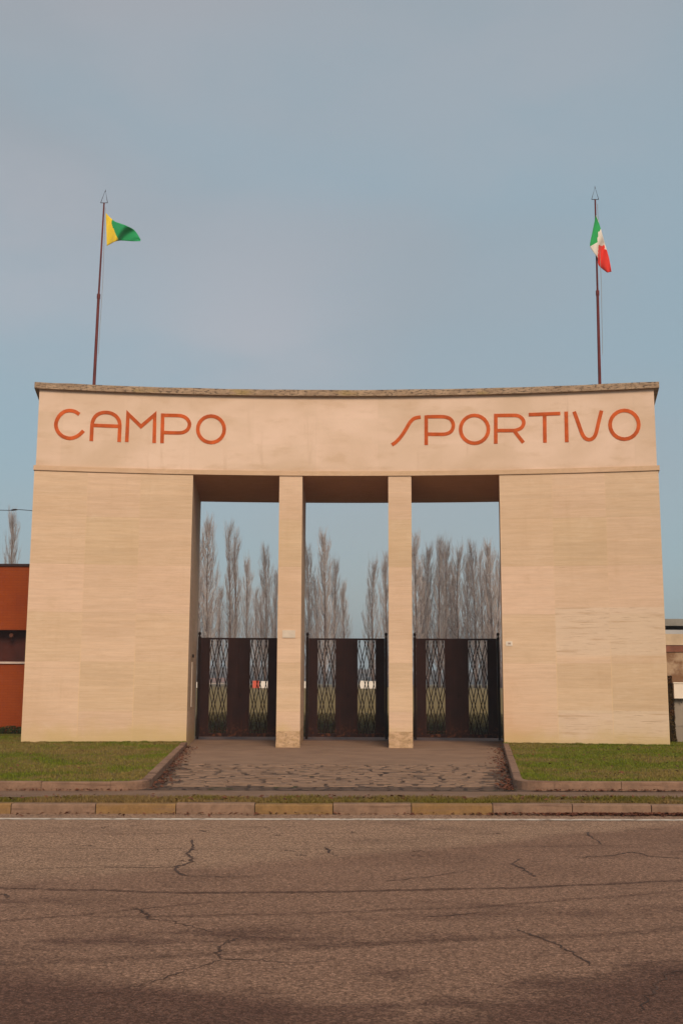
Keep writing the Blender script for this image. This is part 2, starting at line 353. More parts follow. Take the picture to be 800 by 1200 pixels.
# ------------------------------------------------------------------ gates
def make_gate(W):
    g=empty('iron_gate'); H0,H1=.06,2.83
    for s in (-1,1):
        mb=MB(); x=s*(W/2+.0); mb.box(min(x,x-s*.07),max(x,x-s*.07),-.045,.045,0,2.86)
        po=mb.build('gate_post',M['gate_bar'],g)
        mb=MB(); xc=x-s*.035; mb.tube([(xc,0,2.86),(xc,0,2.89),(xc,0,2.93),(xc,0,2.97),(xc,0,3.0)],[.018,.018,.04,.036,.01],8); mb.build('knob',M['gate_bar'],po,smooth=True)
        # leaf: outer solid, lattice, inner solid
        x_out=W/2-.075; a,b_,c,d=x_out,x_out-.26,x_out-.26-.51,(.0005 if s<0 else .003)
        def bx(m_,p,q,y0,y1,z0,z1): 
            lo,hi=sorted((s*p,s*q)); m_.box(lo,hi,y0,y1,z0,z1)
        mb=MB(); bx(mb,a,b_,-.02,.02,H0,H1); bx(mb,c,d,-.02,.02,H0,H1)
        bx(mb,b_,c,-.02,.02,H1-.05,H1); bx(mb,b_,c,-.02,.02,H0,H0+.10); bx(mb,b_,c,-.015,.015,H0+.155,H0+.17)
        if s>0: bx(mb,-.03,.03,-.035,-.0205,H0,H1)      # meeting stile
        bx(mb,a-.0,a-.04,-.03,-.0205,H0,H1); bx(mb,b_+.04,b_,-.03,-.0205,H0,H1); bx(mb,c,c-.04,-.03,-.0205,H0,H1)
        lf=mb.build('gate_leaf',M['gate'],g)
        # lattice of paired crossing bars
        x0,x1=sorted((s*b_,s*c)); z0,z1=H0+.10,H1-.05; xm=(x0+x1)/2; mb=MB(); sl=4.6; P=1.14; dl=.39
        for sg in (-1,1):
            for k in range(-4,6):
                for dd in (-dl/2,dl/2):
                    c0=1.53+dd+k*P      # z = c0 + sg*sl*(x-xm)
                    pts=[]
                    for X in (x0,x1):
                        Z=c0+sg*sl*(X-xm); pts.append((X,Z))
                    (xa,za),(xb,zb)=pts
                    if za>zb: xa,za,xb,zb=xb,zb,xa,za
                    if zb<=z0 or za>=z1: continue
                    if za<z0: t=(z0-za)/(zb-za); xa+=t*(xb-xa); za=z0
                    if zb>z1: t=(z1-za)/(zb-za); xb=xa+t*(xb-xa); zb=z1
                    w=.0115; y=.006*sg
                    mb.hexa([(xa-w,y-.005,za),(xa+w,y-.005,za),(xa+w,y+.005,za),(xa-w,y+.005,za)],[(xb-w,y-.005,zb),(xb+w,y-.005,zb),(xb+w,y+.005,zb),(xb-w,y+.005,zb)])
        mb.build('lattice',M['gate_bar'],lf)
        if s>0:
            mb=MB(); mb.box(.02,.05,-.075,-.036,1.15,1.30); mb.box(.02,.12,-.085,-.07,1.21,1.235); mb.build('handle',M['gate_bar'],lf)
    return g
def copy_tree(o,parent=None):
    c=o.copy(); C.objects.link(c); 
    if parent: c.parent=parent
    for ch in list(o.children): copy_tree(ch,c)
    return c
GR=R+3.72
spans=[(BL,P1,'left opening between wing and left pillar'),(P1+PW,P2,'middle opening between the two pillars'),(P2+PW,BR,'right opening between right pillar and wing')]
g0=None
for i,(a0,a1,t) in enumerate(spans):
    if i==2: a1+=.0018
    w=(a1-a0)*GR; am=(a0+a1)/2
    if g0 is None: g0=make_gate(w-.10); g=g0
    else: g=copy_tree(g0)
    q=arc(am,GR); g.location=(q.x,q.y,0.02); g.rotation_euler=(0,0,-am); g.scale=((w-.10)/((spans[0][1]-spans[0][0])*GR-.10),1,1)
    tag(g,'dark brown iron gate in the '+t,'gate','gates closing the three openings')

# ------------------------------------------------------------------ flagpoles and flags
def flagpole(ub,vb,um,vm,ut,vt,ud,vd,label):
    yp=arc((-.165 if ub<400 else .165),R).y+1.2
    B=on_y(ub,vb,yp); Mi=on_y(um,vm,yp); Tp=on_y(ut,vt,yp); Fi=on_y(ud,vd,yp)
    d=(Mi-B).normalized(); zb=ZT-.02; base=B+d*((zb-B.z)/d.z)
    g=empty('flagpole',base); 
    def loc(p): return Vector(p)-base
    mb=MB(); mb.tube([loc(base),loc(Mi)],[.043,.037],10); mb.tube([loc(base),loc(base)+Vector((0,0,.03))],[.14,.14],12); mb.build('lower_shaft',M['pole'],g,smooth=False)
    mb=MB(); mb.tube([loc(Mi)-d*.05,loc(Mi)+d*.08],[.048,.048],10); mb.build('collar',M['pole'],g)
    mb=MB(); mb.tube([loc(Mi),loc(Tp)],[.028,.022],8); mb.build('upper_shaft',M['pole'],g)
    mb=MB(); t=loc(Tp); f=loc(Fi); w=.095; q=t+(f-t)*.02
    mb.tube([q,q+Vector((-w,0,0)),f,q+Vector((w,0,0)),q],.009,5); mb.tube([f-(f-t)*.12,f+(f-t)*.06],[.012,.004],5); mb.tube([q+Vector((-w,0,0)),q+Vector((w,0,0))],.009,5); mb.build('spear_tip',M['wire'],g)
    mb=MB(); pr=loc(Tp)-d*.15+Vector((.05,-.04,0)); pe=loc(base)+d*1.2+Vector((.085,-.05,0)); mb.tube([pr,(pr+pe)/2+Vector((.03,0,0)),pe],.006,4); mb.build('halyard',M['rope'],g)
    tag(g,label,'flagpole','flagpoles on the gateway roof'); return yp
yl=flagpole(110.5,450,115.8,348,122.2,238,123.8,223,'rust red flagpole on the roof above the word CAMPO')
yr_=flagpole(702.2,450,699.6,344,696.8,234,696.6,219,'rust red flagpole on the roof above the word SPORTIVO')
def inpoly(x,y,P):
    c=False
    for i in range(len(P)):
        x1,y1=P[i-1]; x2,y2=P[i]
        if (y1>y)!=(y2>y) and x<(x2-x1)*(y-y1)/(y2-y1)+x1: c=not c
    return c
def fabric(name,c):
    n=NT(name); f=n.noise(n.obj(),4.0,4); n.col(n.mix(f,tuple(k*.8 for k in c),tuple(min(1,k*1.15) for k in c))); n.rough(.75)
    n.b.inputs['Sheen Weight'].default_value=.2; return n.mat
M['fy']=fabric('yellow_flag_cloth',(.80,.56,.03)); M['fg']=fabric('green_flag_cloth',(.012,.30,.10)); M['fg2']=fabric('bright_green_flag_cloth',(.02,.36,.09))
M['fw']=fabric('white_flag_cloth',(.78,.70,.62)); M['fr']=fabric('red_flag_cloth',(.75,.035,.02))
def flag(name,A,B,y0,mats,colfn,label,amp,ph,org):
    A=catmull(A,8); B=catmull(B,8); n=len(A)-1; mv=14; base=on_y(*org,y0)-Vector((0,.09,0)); mb=MB()
    def P(i,j):
        t=j/mv; q=A[i]*(1-t)+B[i]*t; dy=amp*math.sin(i/n*7.5+ph+t*2.1)*min(1,i/n*3+.05)+.4*amp*math.sin(i/n*17+t*5)*min(1,i/n*2)
        dv=0.35*math.sin(i/n*9+t*3)
        return on_y(q.x+0*dv,q.y,y0-.09+dy)-base,(q.x,q.y)
    for i in range(n):
        for j in range(mv):
            q=[P(i,j),P(i+1,j),P(i+1,j+1),P(i,j+1)]; cx=sum(k[1][0] for k in q)/4; cyy=sum(k[1][1] for k in q)/4
            mb.face([k[0] for k in q],None,colfn(cx,cyy))
    o=mb.build(name,mats,None,smooth=True,merge=True); o.location=base; tag(o,label,'flag')
    so=o.modifiers.new('thickness','SOLIDIFY'); so.thickness=.004
    return o
flag('flag',[(124.2,249.6),(129,254.5),(134.8,259.5),(141,261.8),(149,264.8),(158,270),(164.8,280.5)],
     [(125.4,288.3),(129,286.4),(134,283.6),(140,282),(147,282.2),(156,282.8),(165,282.6)],yl,[M['fy'],M['fg']],
     lambda x,y: 1 if x>130.6+max(0,(y-262))*.42+max(0,262-y)*.25 else 0,'yellow and green flag blowing from the pole above CAMPO',.10,.4,(124.2,249.6))
GP=[(680,240),(697,250),(703.6,268),(702.5,270.5),(700.5,272),(699.4,284),(690,289),(680,292)]
RP=[(700.6,286.5),(704,288.5),(707,286.5),(708.5,292),(711,294),(730,300),(730,330),(695,330),(700.0,312),(699.5,300)]
flag('flag',[(697.6,252),(696,260),(693.6,272),(690.7,287.5),(694.5,295),(699.3,302),(701,311),(711,319.5)],
     [(698.4,253),(701.5,262),(703.8,269.5),(706.3,279),(708.3,286),(710.6,293.5),(713.6,305),(716,318.5)],yr_,[M['fg2'],M['fw'],M['fr']],
     lambda x,y: 0 if inpoly(x,y,GP) else (2 if inpoly(x,y,RP) else 1),'green, white and red tricolour hanging from the pole above SPORTIVO',.10,1.0,(697.6,252))

# ------------------------------------------------------------------ ground
K=.032; ZR=-.13
def yl_(y0,x): return y0+K*x
def asphalt():
    n=NT('worn_asphalt'); o=n.obj(); x,y,_=n.xyz(o); yy=n.math('SUBTRACT', y, n.math('MULTIPLY', x, K))
    fine=n.noise(o,95,3,.7); mid=n.noise(o,9,6,.65); big=n.noise(n.scale(o,(.16,.45,1)),1.0,5,.6,.6); blot=n.noise(n.scale(o,(.5,.9,1)),1.0,5,.6,.4)
    c=n.mix(n.ss(big,.3,.7),(.215,.124,.086),(.285,.170,.119))
    x2=n.math('MULTIPLY',x,x)
    wob=n.math('MULTIPLY', n.math('SUBTRACT',blot,.5), 1.3); wob2=n.math('MULTIPLY', n.math('SUBTRACT',n.noise(n.scale(o,(.6,.6,1)),1.0,5,.6),.5), .42)
    def curve(a,b_,c0): return n.math('SUBTRACT', y, n.math('ADD', n.math('ADD', n.math('MULTIPLY',x2,a), n.math('MULTIPLY',x,b_)), c0))
    # paler worn strip beside the kerb, with a ragged edge
    e=n.math('ADD', curve(.0163,.5708,-16.25), n.math('MULTIPLY',wob,.55)); pale=n.ss(e,-.30,.30)
    c=n.mix(n.math('MULTIPLY',pale,.8), c,(.345,.222,.152))
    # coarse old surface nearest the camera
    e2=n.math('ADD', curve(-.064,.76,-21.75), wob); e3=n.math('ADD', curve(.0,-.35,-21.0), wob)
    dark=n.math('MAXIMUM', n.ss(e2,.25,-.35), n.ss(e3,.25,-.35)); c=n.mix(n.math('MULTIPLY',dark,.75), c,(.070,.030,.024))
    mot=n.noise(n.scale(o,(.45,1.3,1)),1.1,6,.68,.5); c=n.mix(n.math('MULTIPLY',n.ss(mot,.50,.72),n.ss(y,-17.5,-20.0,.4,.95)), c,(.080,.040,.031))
    for a,b_,c0,w,k,lo,hi in ((.038,.0608,-17.944,.07,.85,-9,9),(.0624,.7393,-17.861,.05,.6,-9,-.6),(.0542,.1509,-18.808,.06,.5,-1.6,9),(0,.16,-16.46,.035,.4,-9,-1),(.02,.06,-15.6,.05,.3,-9,9),(0,.02,-14.4,.04,.25,-9,9),(.0,.25,-19.9,.10,.45,-9,9)):
        d=n.math('ABSOLUTE', n.math('ADD', curve(a,b_,c0), wob2)); m_=n.math('MULTIPLY', n.ss(d,w,w*.2), n.ss(mid,.30,.55,k*.35,k))
        if lo>-9: m_=n.math('MULTIPLY', m_, n.ss(x,lo-.4,lo+.4))
        if hi<9: m_=n.math('MULTIPLY', m_, n.ss(x,hi+.4,hi-.4))
        c=n.mix(m_, c,(.060,.030,.022))
    c=n.mix(n.ss(blot,.55,.75,0.0,.25), c,(.100,.055,.039))
    for vs_,k in ((62,.55),(120,.45)):
        vo=n.n('TexVoronoi'); n.put(vo.inputs['Vector'],o); vo.inputs['Scale'].default_value=vs_; rv=n.xyz(vo.outputs['Color'])[0]
        c=n.mix(k, c, n.mix(n.ss(rv,.0,1.0),(.38,.36,.34),(1.78,1.78,1.74)), 'MULTIPLY')
    sp=n.ss(fine,.6,.78); c=n.mix(n.math('MULTIPLY',sp,n.math('ADD',.30,n.math('MULTIPLY',dark,.35))), c,(.42,.29,.21))
    sd=n.ss(fine,.42,.25); c=n.mix(n.math('MULTIPLY',sd,.6), c,(.055,.032,.023))
    f2=n.noise(o,30,3,.65); c=n.mix(n.ss(f2,.35,.65,.42,.0), c,(.075,.043,.030)); c=n.mix(n.ss(f2,.6,.75,.0,.3), c,(.30,.20,.14))
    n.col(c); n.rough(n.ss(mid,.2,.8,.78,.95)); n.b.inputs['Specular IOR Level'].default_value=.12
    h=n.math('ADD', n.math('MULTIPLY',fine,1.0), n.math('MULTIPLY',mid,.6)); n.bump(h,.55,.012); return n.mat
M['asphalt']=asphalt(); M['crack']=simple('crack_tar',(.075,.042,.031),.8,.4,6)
def dryness(n,o):      # worn, dry patches: more of them in the left bed and near the kerb corners
    x,y,_=n.xyz(o); d=n.noise(n.scale(o,(.8,.9,1)),.75,7,.68,.8); f=n.noise(o,5.0,4,.65)
    d=n.math('ADD', n.math('MULTIPLY',d,.75), n.math('MULTIPLY',f,.25)); return n.math('ADD', d, n.ss(x,2.0,-2.0,0.0,.035))
def soil_mat(name,g1,g2,dry,scale=1.0,thr=.5):
    n=NT(name); o=n.obj(); a=n.noise(o,.7*scale,5,.6); b_=n.noise(o,9*scale,5,.7); d=dryness(n,o)
    c=n.mix(n.ss(a,.3,.7),g1,g2); c=n.mix(n.ss(d,thr,thr+.14,0.0,.85),c,dry); c=n.mix(n.ss(b_,.5,.7,0.0,.5),c,tuple(k*.5 for k in g1)); n.col(c); n.rough(.95); n.b.inputs['Specular IOR Level'].default_value=.1
    n.bump(b_,.6,.04); return n.mat
pass
M['lawn']=soil_mat('short_lawn',(.085,.085,.007),(.115,.125,.008),(.17,.11,.045),1.0,.45)
M['verge']=soil_mat('verge_soil',(.11,.085,.018),(.15,.12,.03),(.20,.12,.065),1.5,.45)
def field_mat():
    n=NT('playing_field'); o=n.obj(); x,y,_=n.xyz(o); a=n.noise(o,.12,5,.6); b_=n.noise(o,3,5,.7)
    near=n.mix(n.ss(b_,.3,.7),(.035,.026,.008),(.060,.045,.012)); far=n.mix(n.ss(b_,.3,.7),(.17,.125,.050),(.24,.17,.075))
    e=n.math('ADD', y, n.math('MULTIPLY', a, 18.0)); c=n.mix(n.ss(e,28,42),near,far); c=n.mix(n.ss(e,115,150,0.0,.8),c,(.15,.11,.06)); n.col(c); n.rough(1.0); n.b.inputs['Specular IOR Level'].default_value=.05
    n.bump(b_,.6,.1); return n.mat
M['field']=field_mat()

# the ground as one sheet: steps down under the road, gently rises past the field
def gz(y): 
    if y<25: return 0
    if y>125: return .95
    return .95*(y-25)/100
xs=[-1800,-600,-150,-60,-30,-15,-8,-4,0,4,8,15,30,60,150,600,1800]
def kx(x): return max(-60,min(60,x))*K
rows=[(-1800,-.01),(-200,-.01),(-26.5,-.01),(-26.4,-.16),(-12.50,-.16),(-12.48,-.012),(4,-.012),(25,-.012),(50,gz(50)),(80,gz(80)),(125,gz(125)),(300,.95),(900,.95),(2200,.95)]
mb=MB()
for i in range(len(rows)-1):
    for j in range(len(xs)-1):
        q=[(xs[j],rows[i]),(xs[j+1],rows[i]),(xs[j+1],rows[i+1]),(xs[j],rows[i+1])]
        mb.face([(x,r[0]+(kx(x) if r[0]<0 and r[0]>-100 else 0),r[1]) for x,r in q],None)
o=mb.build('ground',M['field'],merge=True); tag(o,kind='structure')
# the road with its cracks
mb=MB(); XR=[-120,-60,-30,-10,0,10,30,60,120]
for a,c in zip(XR[:-1],XR[1:]):
    ka=kx(a); kc=kx(c); mb.face([(a,-26.38+ka,ZR),(c,-26.38+kc,ZR),(c,-12.575+kc,ZR),(a,-12.575+ka,ZR)])
def crack(pts,w0,w1=None,jit=.012):
    w0*=.75; w1=w1*.75 if w1 else w1
    P=[on_z(u,v,ZR) for u,v in pts]; P=catmull(P,7); n=len(P); w1=w0*.25 if w1 is None else w1; L=[];Rr=[]
    for i,p in enumerate(P):
        t=(P[min(i+1,n-1)]-P[max(i-1,0)]).normalized(); nn=Vector((-t.y,t.x,0)); f=i/(n-1)
        w=(w0+(w1-w0)*f)*random.uniform(.35,1.35); off=nn*random.gauss(0,jit)
        if i in (0,n-1): w=.002
        L.append(p+off+nn*w/2); Rr.append(p+off-nn*w/2)
    for i in range(n-1):
        mb.face([Rr[i]+Vector((0,0,.003)),Rr[i+1]+Vector((0,0,.003)),L[i+1]+Vector((0,0,.003)),L[i]+Vector((0,0,.003))],None,1)
A_=lambda L: [(x/2,840+y/2) for x,y in L]; B_=lambda L: [(400+x/2,840+y/2) for x,y in L]
crack(A_([(448,288),(452,305),(440,320),(450,332),(440,345),(412,352),(418,366),(436,373)]),.05,.05,.012)
crack(A_([(410,352),(350,354),(200,353),(90,356)]),.035); crack(A_([(436,373),(520,376),(620,372)]),.035)
crack(A_([(320,450),(345,462),(352,474),(400,480),(440,489),(500,506)]),.03,.015)
crack(A_([(345,465),(330,455),(312,446)]),.03)
crack(A_([(560,520),(530,530),(515,548),(517,568)]),.03,.025); crack(A_([(517,568),(600,571),(700,578),(790,569)]),.022); crack(A_([(517,570),(450,591),(380,615),(310,634),(205,652)]),.022)
crack(B_([(418,334),(402,345),(430,360),(455,376)]),.045,.03); crack(B_([(578,270),(582,281),(612,300)]),.05,.03)
crack(B_([(408,498),(450,515),(510,536),(545,556),(592,586)]),.028,.03); crack(B_([(560,330),(640,325),(680,318),(730,328),(802,333)]),.045,.03)
crack(B_([(802,596),(770,602),(745,625),(712,668),(704,692)]),.03,.012); crack(B_([(690,262),(740,264),(760,262)]),.04)
crack(B_([(100,385),(200,376),(320,356)]),.03); crack(B_([(200,470),(280,464),(350,458)]),.04)
crack(A_([(0,416),(14,418),(26,424)]),.06,.03); crack(A_([(760,306),(775,320),(790,326)]),.05)
for _ in range(26):       # small worn scars beside the white line
    u=random.uniform(5,790); v=random.uniform(968,1012); l=random.uniform(5,22); crack([(u,v),(u+l*.5,v+random.uniform(-1.5,1.5)),(u+l,v+random.uniform(-2,2))],random.uniform(.02,.05))
o=mb.build('road',[M['asphalt'],M['crack']]); tag(o,kind='structure')
def white_mat():
    n=NT('worn_white_line'); o=n.obj(); a=n.noise(o,7,6,.7); c=n.mix(n.ss(a,.47,.62,0.0,.85),(.62,.54,.46),(.20,.14,.10)); n.col(c); return n.mat
mb=MB()
X=[-60+1.0*i for i in range(121)]
for a,c in zip(X[:-1],X[1:]):
    f=lambda x,y0,s: (x,yl_(y0,x)+.012*noise.noise(Vector((x*2,s,0))),ZR+.004)
    mb.face([f(a,-13.20,1),f(c,-13.20,1),f(c,-13.055,5),f(a,-13.055,5)])
o=mb.build('edge_line',white_mat()); tag(o,kind='structure')
# kerb stones along the road, some painted yellow
def kerb_mat(name,c,stain):
    n=NT(name); o=n.obj(); a=n.noise(o,5,6,.7); b_=n.noise(n.scale(o,(.4,1,6)),3,5,.6); d=n.noise(o,30,3,.7)
    q=n.mix(n.ss(a,.35,.7),c,tuple(k*.68 for k in c)); q=n.mix(n.ss(b_,.5,.7,0.0,.75),q,stain); q=n.mix(n.ss(d,.5,.7,0.0,.3),q,tuple(k*.4 for k in c)); n.col(q); n.bump(a,.5,.02); return n.mat
M['kg']=kerb_mat('grey_kerb_concrete',(.27,.165,.11),(.12,.065,.045)); M['ky']=kerb_mat('yellow_kerb_paint',(.27,.155,.062),(.21,.125,.075))
marks=[10,110,205,298,390,482,577,670,762]; bx_=[on_z(u,943,0).x for u in marks]
step=(bx_[-1]-bx_[0])/(len(bx_)-1); edges=[bx_[0]-step*k for k in range(45,0,-1)]+bx_+[bx_[-1]+step*k for k in range(1,45)]
mb=MB()
for i,(a,c) in enumerate(zip(edges[:-1],edges[1:])):
    k=i-45; yel=k in (-1,1,3,5) or (k<-1 and k%2==-1%2 and k>-20)
    a2,c2=a+.006,c-.006; h=random.uniform(-.006,.006); ch=.018; dy=random.uniform(-.006,.006)
    def pr(x): 
        y=yl_(0,x); return [(x,y-12.58+dy,ZR-.03),(x,y-12.575+dy,h-ch),(x,y-12.557+dy,h),(x,y-12.43,h+.002),(x,y-12.43,ZR)]
    p,q=pr(a2),pr(c2)
    for j in range(4): mb.face([p[j],q[j],q[j+1],p[j+1]],None,1 if yel and j<3 else 0)
    mb.face(p[::-1],None,0); mb.face(q,None,0)
o=mb.build('kerb',[M['kg'],M['ky']]); tag(o,kind='structure')
# gutter dirt strip
# verge, pavement
def strip(name,ya,yb,z,mat,x0=-60,x1=60,n=120,wob=0.0):
    mb=MB(); X=[x0+(x1-x0)*i/n for i in range(n+1)]
    f=lambda x,y0: (x,yl_(y0,x)+wob*noise.noise(Vector((x*1.7,y0,0))),z)
    for a,c in zip(X[:-1],X[1:]): mb.face([f(a,ya),f(c,ya),f(c,yb),f(a,yb)])
    o=mb.build(name,mat); tag(o,kind='structure'); return o
strip('verge',-12.43,-11.70,-.004,M['verge'])
def pave_mat():
    n=NT('pavement_asphalt'); o=n.obj(); a=n.noise(o,2.2,6,.65); f=n.noise(o,70,3,.7); x,y,_=n.xyz(o)
    c=n.mix(n.ss(a,.3,.7),(.19,.112,.072),(.26,.16,.105)); c=n.mix(n.ss(f,.3,.7,.0,.5),c,(.12,.08,.06)); d=n.noise(n.scale(o,(.3,2.5,1)),1.2,4); c=n.mix(n.ss(d,.55,.7,0.0,.4),c,(.10,.06,.045)); n.col(c); n.bump(f,.4,.01); return n.mat
M['pave']=pave_mat()
strip('pavement',-11.75,-10.55,.000,M['pave'],wob=.05)

# lawn beds with kerbs --------------------------------------------
YF=-10.85
def rounded(P,r,n=7):      # round chosen corners
    out=[]
    for i,(p,rr) in enumerate(zip(P,r)):
        if rr==0: out.append(Vector(p)); continue
        a=Vector(P[i-1]); c=Vector(P[(i+1)%len(P)]); p=Vector(p); A=p+(a-p).normalized()*rr; B=p+(c-p).normalized()*rr
        for k in range(n+1):
            t=k/n; out.append((1-t)**2*A+2*t*(1-t)*p+t*t*B)
    return out
cl=on_z(176,915,.13); cr=on_z(600,915,.13)
jl=arc(BL,R); jr=arc(BR,R); jlb=arc(BL,R+T); jrb=arc(BR,R+T)
bedL=rounded([(-45,yl_(YF,-45)),(cl.x,yl_(YF,cl.x)),(jl.x+.03,jl.y-.02)],[0,.55,0]); bedR=rounded([(45,yl_(YF,45)+.1),(cr.x,yl_(YF,cr.x)+.1),(jr.x-.03,jr.y-.02)],[0,.6,0])
def bed(edge,side,back,zt):
    w=.13; n=len(edge); inn=[]
    for i,p in enumerate(edge):
        t=(edge[min(i+1,n-1)]-edge[max(i-1,0)]).normalized(); nn=Vector((-t.y,t.x))*side; inn.append(p+nn*w)
    mb=MB()
    # kerb: outer face, chamfer, top, inner
    L=0
    for i in range(n-1):
        a,b_,c,d=edge[i],edge[i+1],inn[i+1],inn[i]; m_=max(1,int((b_-a).length/1.0))
        for k in range(m_):
            g=.004/max(.2,(b_-a).length); t0,t1=k/m_,(k+1)/m_
            if m_>1: t0+=g; t1-=g
            A,B=a.lerp(b_,t0),a.lerp(b_,t1); Cc,D=d.lerp(c,t1),d.lerp(c,t0); e=.012; j=random.uniform(-.005,.005) if m_>1 else 0
            o1=A.lerp(D,.1); o2=B.lerp(Cc,.1)
            mb.face([(A.x,A.y,-.02),(B.x,B.y,-.02),(B.x,B.y,zt-e+j),(A.x,A.y,zt-e+j)]); mb.face([(A.x,A.y,zt-e+j),(B.x,B.y,zt-e+j),(o2.x,o2.y,zt+j),(o1.x,o1.y,zt+j)])
            mb.face([(o1.x,o1.y,zt+j),(o2.x,o2.y,zt+j),(Cc.x,Cc.y,zt+j),(D.x,D.y,zt+j)]); mb.face([(D.x,D.y,zt+j),(Cc.x,Cc.y,zt+j),(Cc.x,Cc.y,0),(D.x,D.y,0)])
    ko=mb.build('lawn_kerb',M['kb']); tag(ko,kind='structure')
    poly=[Vector((p.x,p.y)) for p in inn]+[Vector(q) for q in back]
    # grid lawn
    mb=MB(); st=.5; P=[(p.x,p.y) for p in poly]; 
    mb.face([(p.x,p.y,zt-.02) for p in (poly if side<0 or True else poly)])
    lo=mb.build('lawn',M['lawn']); tag(lo,kind='structure'); 
    return P
M['kb']=kerb_mat('lawn_kerb_stone',(.28,.165,.11),(.10,.045,.032))
PL=bed(bedL,1,[(jlb.x,jlb.y),(-45,jlb.y+1)],.13); PR=bed(bedR,-1,[(jrb.x,jrb.y),(45,jrb.y+1)],.14)
# entrance: smooth concrete inside, stone setts outside
def conc_mat():
    n=NT('entrance_concrete'); o=n.obj(); x,y,_=n.xyz(o); a=n.noise(o,1.3,6,.65); f=n.noise(o,60,3,.7); c=n.mix(n.ss(a,.3,.7),(.22,.135,.09),(.30,.19,.128)); c=n.mix(n.ss(f,.35,.7,.0,.35),c,(.13,.085,.06))
    c=n.mix(n.ss(y,3.0,3.4,0.0,.75),c,(.125,.062,.045)); d=n.noise(n.scale(o,(.8,3,1)),1.0,4); c=n.mix(n.ss(d,.55,.7,0.0,.35),c,(.12,.07,.05)); n.col(c); n.bump(f,.3,.008); return n.mat
mb=MB(); YC=-5.6
pts=[(-8,YC),(8,YC),(8,-.3),(jr.x+.4,jr.y+.3),(jrb.x+.4,5.4),(jlb.x-.4,5.4),(jl.x-.4,jl.y+.3),(-8,-.3)]
mb.face([(x,y,.0) for x,y in pts]); o=mb.build('entrance_floor',conc_mat()); tag(o,kind='structure')
def sett_mat():
    n=NT('stone_setts'); o=n.obj(); w=n.n('TexVoronoi'); s2=n.n('TexVoronoi'); 
    wob=n.n('VectorMath'); wob.operation='ADD'; nz=n.n('TexNoise'); n.put(nz.inputs['Vector'],o); nz.inputs['Scale'].default_value=1.4
    sc_=n.n('VectorMath'); sc_.operation='SCALE'; n.put(sc_.inputs[0],nz.outputs['Color']); sc_.inputs['Scale'].default_value=.35; n.put(wob.inputs[0],o); n.put(wob.inputs[1],sc_.outputs[0])
    v=n.scale(wob.outputs[0],(4.2,8.5,1)); w.feature='DISTANCE_TO_EDGE'; n.put(w.inputs['Vector'],v); w.inputs['Scale'].default_value=1; n.put(s2.inputs['Vector'],v); s2.inputs['Scale'].default_value=1
    for q in (w,s2): q.inputs['Randomness'].default_value=.55
    rnd=n.xyz(s2.outputs['Color'])[0]; a=n.noise(o,1.0,5,.6); f=n.noise(o,40,3,.7)
    c=n.mix(rnd,(.10,.06,.042),(.17,.108,.075)); c=n.mix(n.ss(f,.35,.7,.0,.4),c,(.11,.075,.055))
    gap=n.ss(w.outputs['Distance'],.20,.05); gm=n.math('MULTIPLY',gap,n.ss(a,.38,.55,.15,.95)); c=n.mix(gm,c,(.035,.018,.013)); 
    mo=n.noise(o,.8,4); c=n.mix(n.math('MULTIPLY',n.ss(mo,.6,.68),gap),c,(.05,.055,.012)); n.col(c); h=n.math('SUBTRACT',n.math('MULTIPLY',f,.2),gap); n.bump(h,.9,.03); return n.mat
# setts are real low relief: a fine grid displaced by its own cells
mb=MB(); mb.face([(-6,-10.9,.004),(6,-10.7,.004),(6,YC,.004),(-6,YC,.004)]); o=mb.build('stone_paving',sett_mat()); tag(o,kind='structure')
# real raised setts, uneven, wherever the surface has worn open
M['sett']=kerb_mat('sett_stone',(.25,.158,.108),(.12,.07,.045))
mb=MB(); y=-10.25; row=0
while y<YC-.1:
    x=-4.6+random.random()*.2; dpt=random.uniform(.15,.24)
    while x<5.0:
        w=random.uniform(.28,.60); q=noise.noise(Vector((x*.5,y*.45,3)))+.25*noise.noise(Vector((x*2,y*2,0)))
        xl=cl.x+(jl.x-cl.x)*(y-YF)/(-YF)+.05; xr=cr.x+(jr.x-cr.x)*(y-YF)/(-YF)-.1
        if x>xl and x+w<xr:
            h=.010+.012*random.random()+max(0,.02*q); g=random.uniform(.012,.050); e=.02; yo=yl_(0,x); t=random.gauss(0,.004)
            bt=[(x+g,y+g+yo,.0),(x+w-g,y+g+yo,.0),(x+w-g,y+dpt-g+yo,.0),(x+g,y+dpt-g+yo,.0)]
            j=lambda: random.uniform(-.012,.012)
            tp=[(x+g+e+j(),y+g+e+yo,h+t),(x+w-g-e+j(),y+g+e+yo,h-t),(x+w-g-e+j(),y+dpt-g-e+yo,h-t),(x+g+e+j(),y+dpt-g-e+yo,h+t)]
            if random.random()>.05: mb.hexa(bt,tp)
        x+=w
    y+=dpt; row+=1
o=mb.build('setts',M['sett']); tag(o,kind='structure')

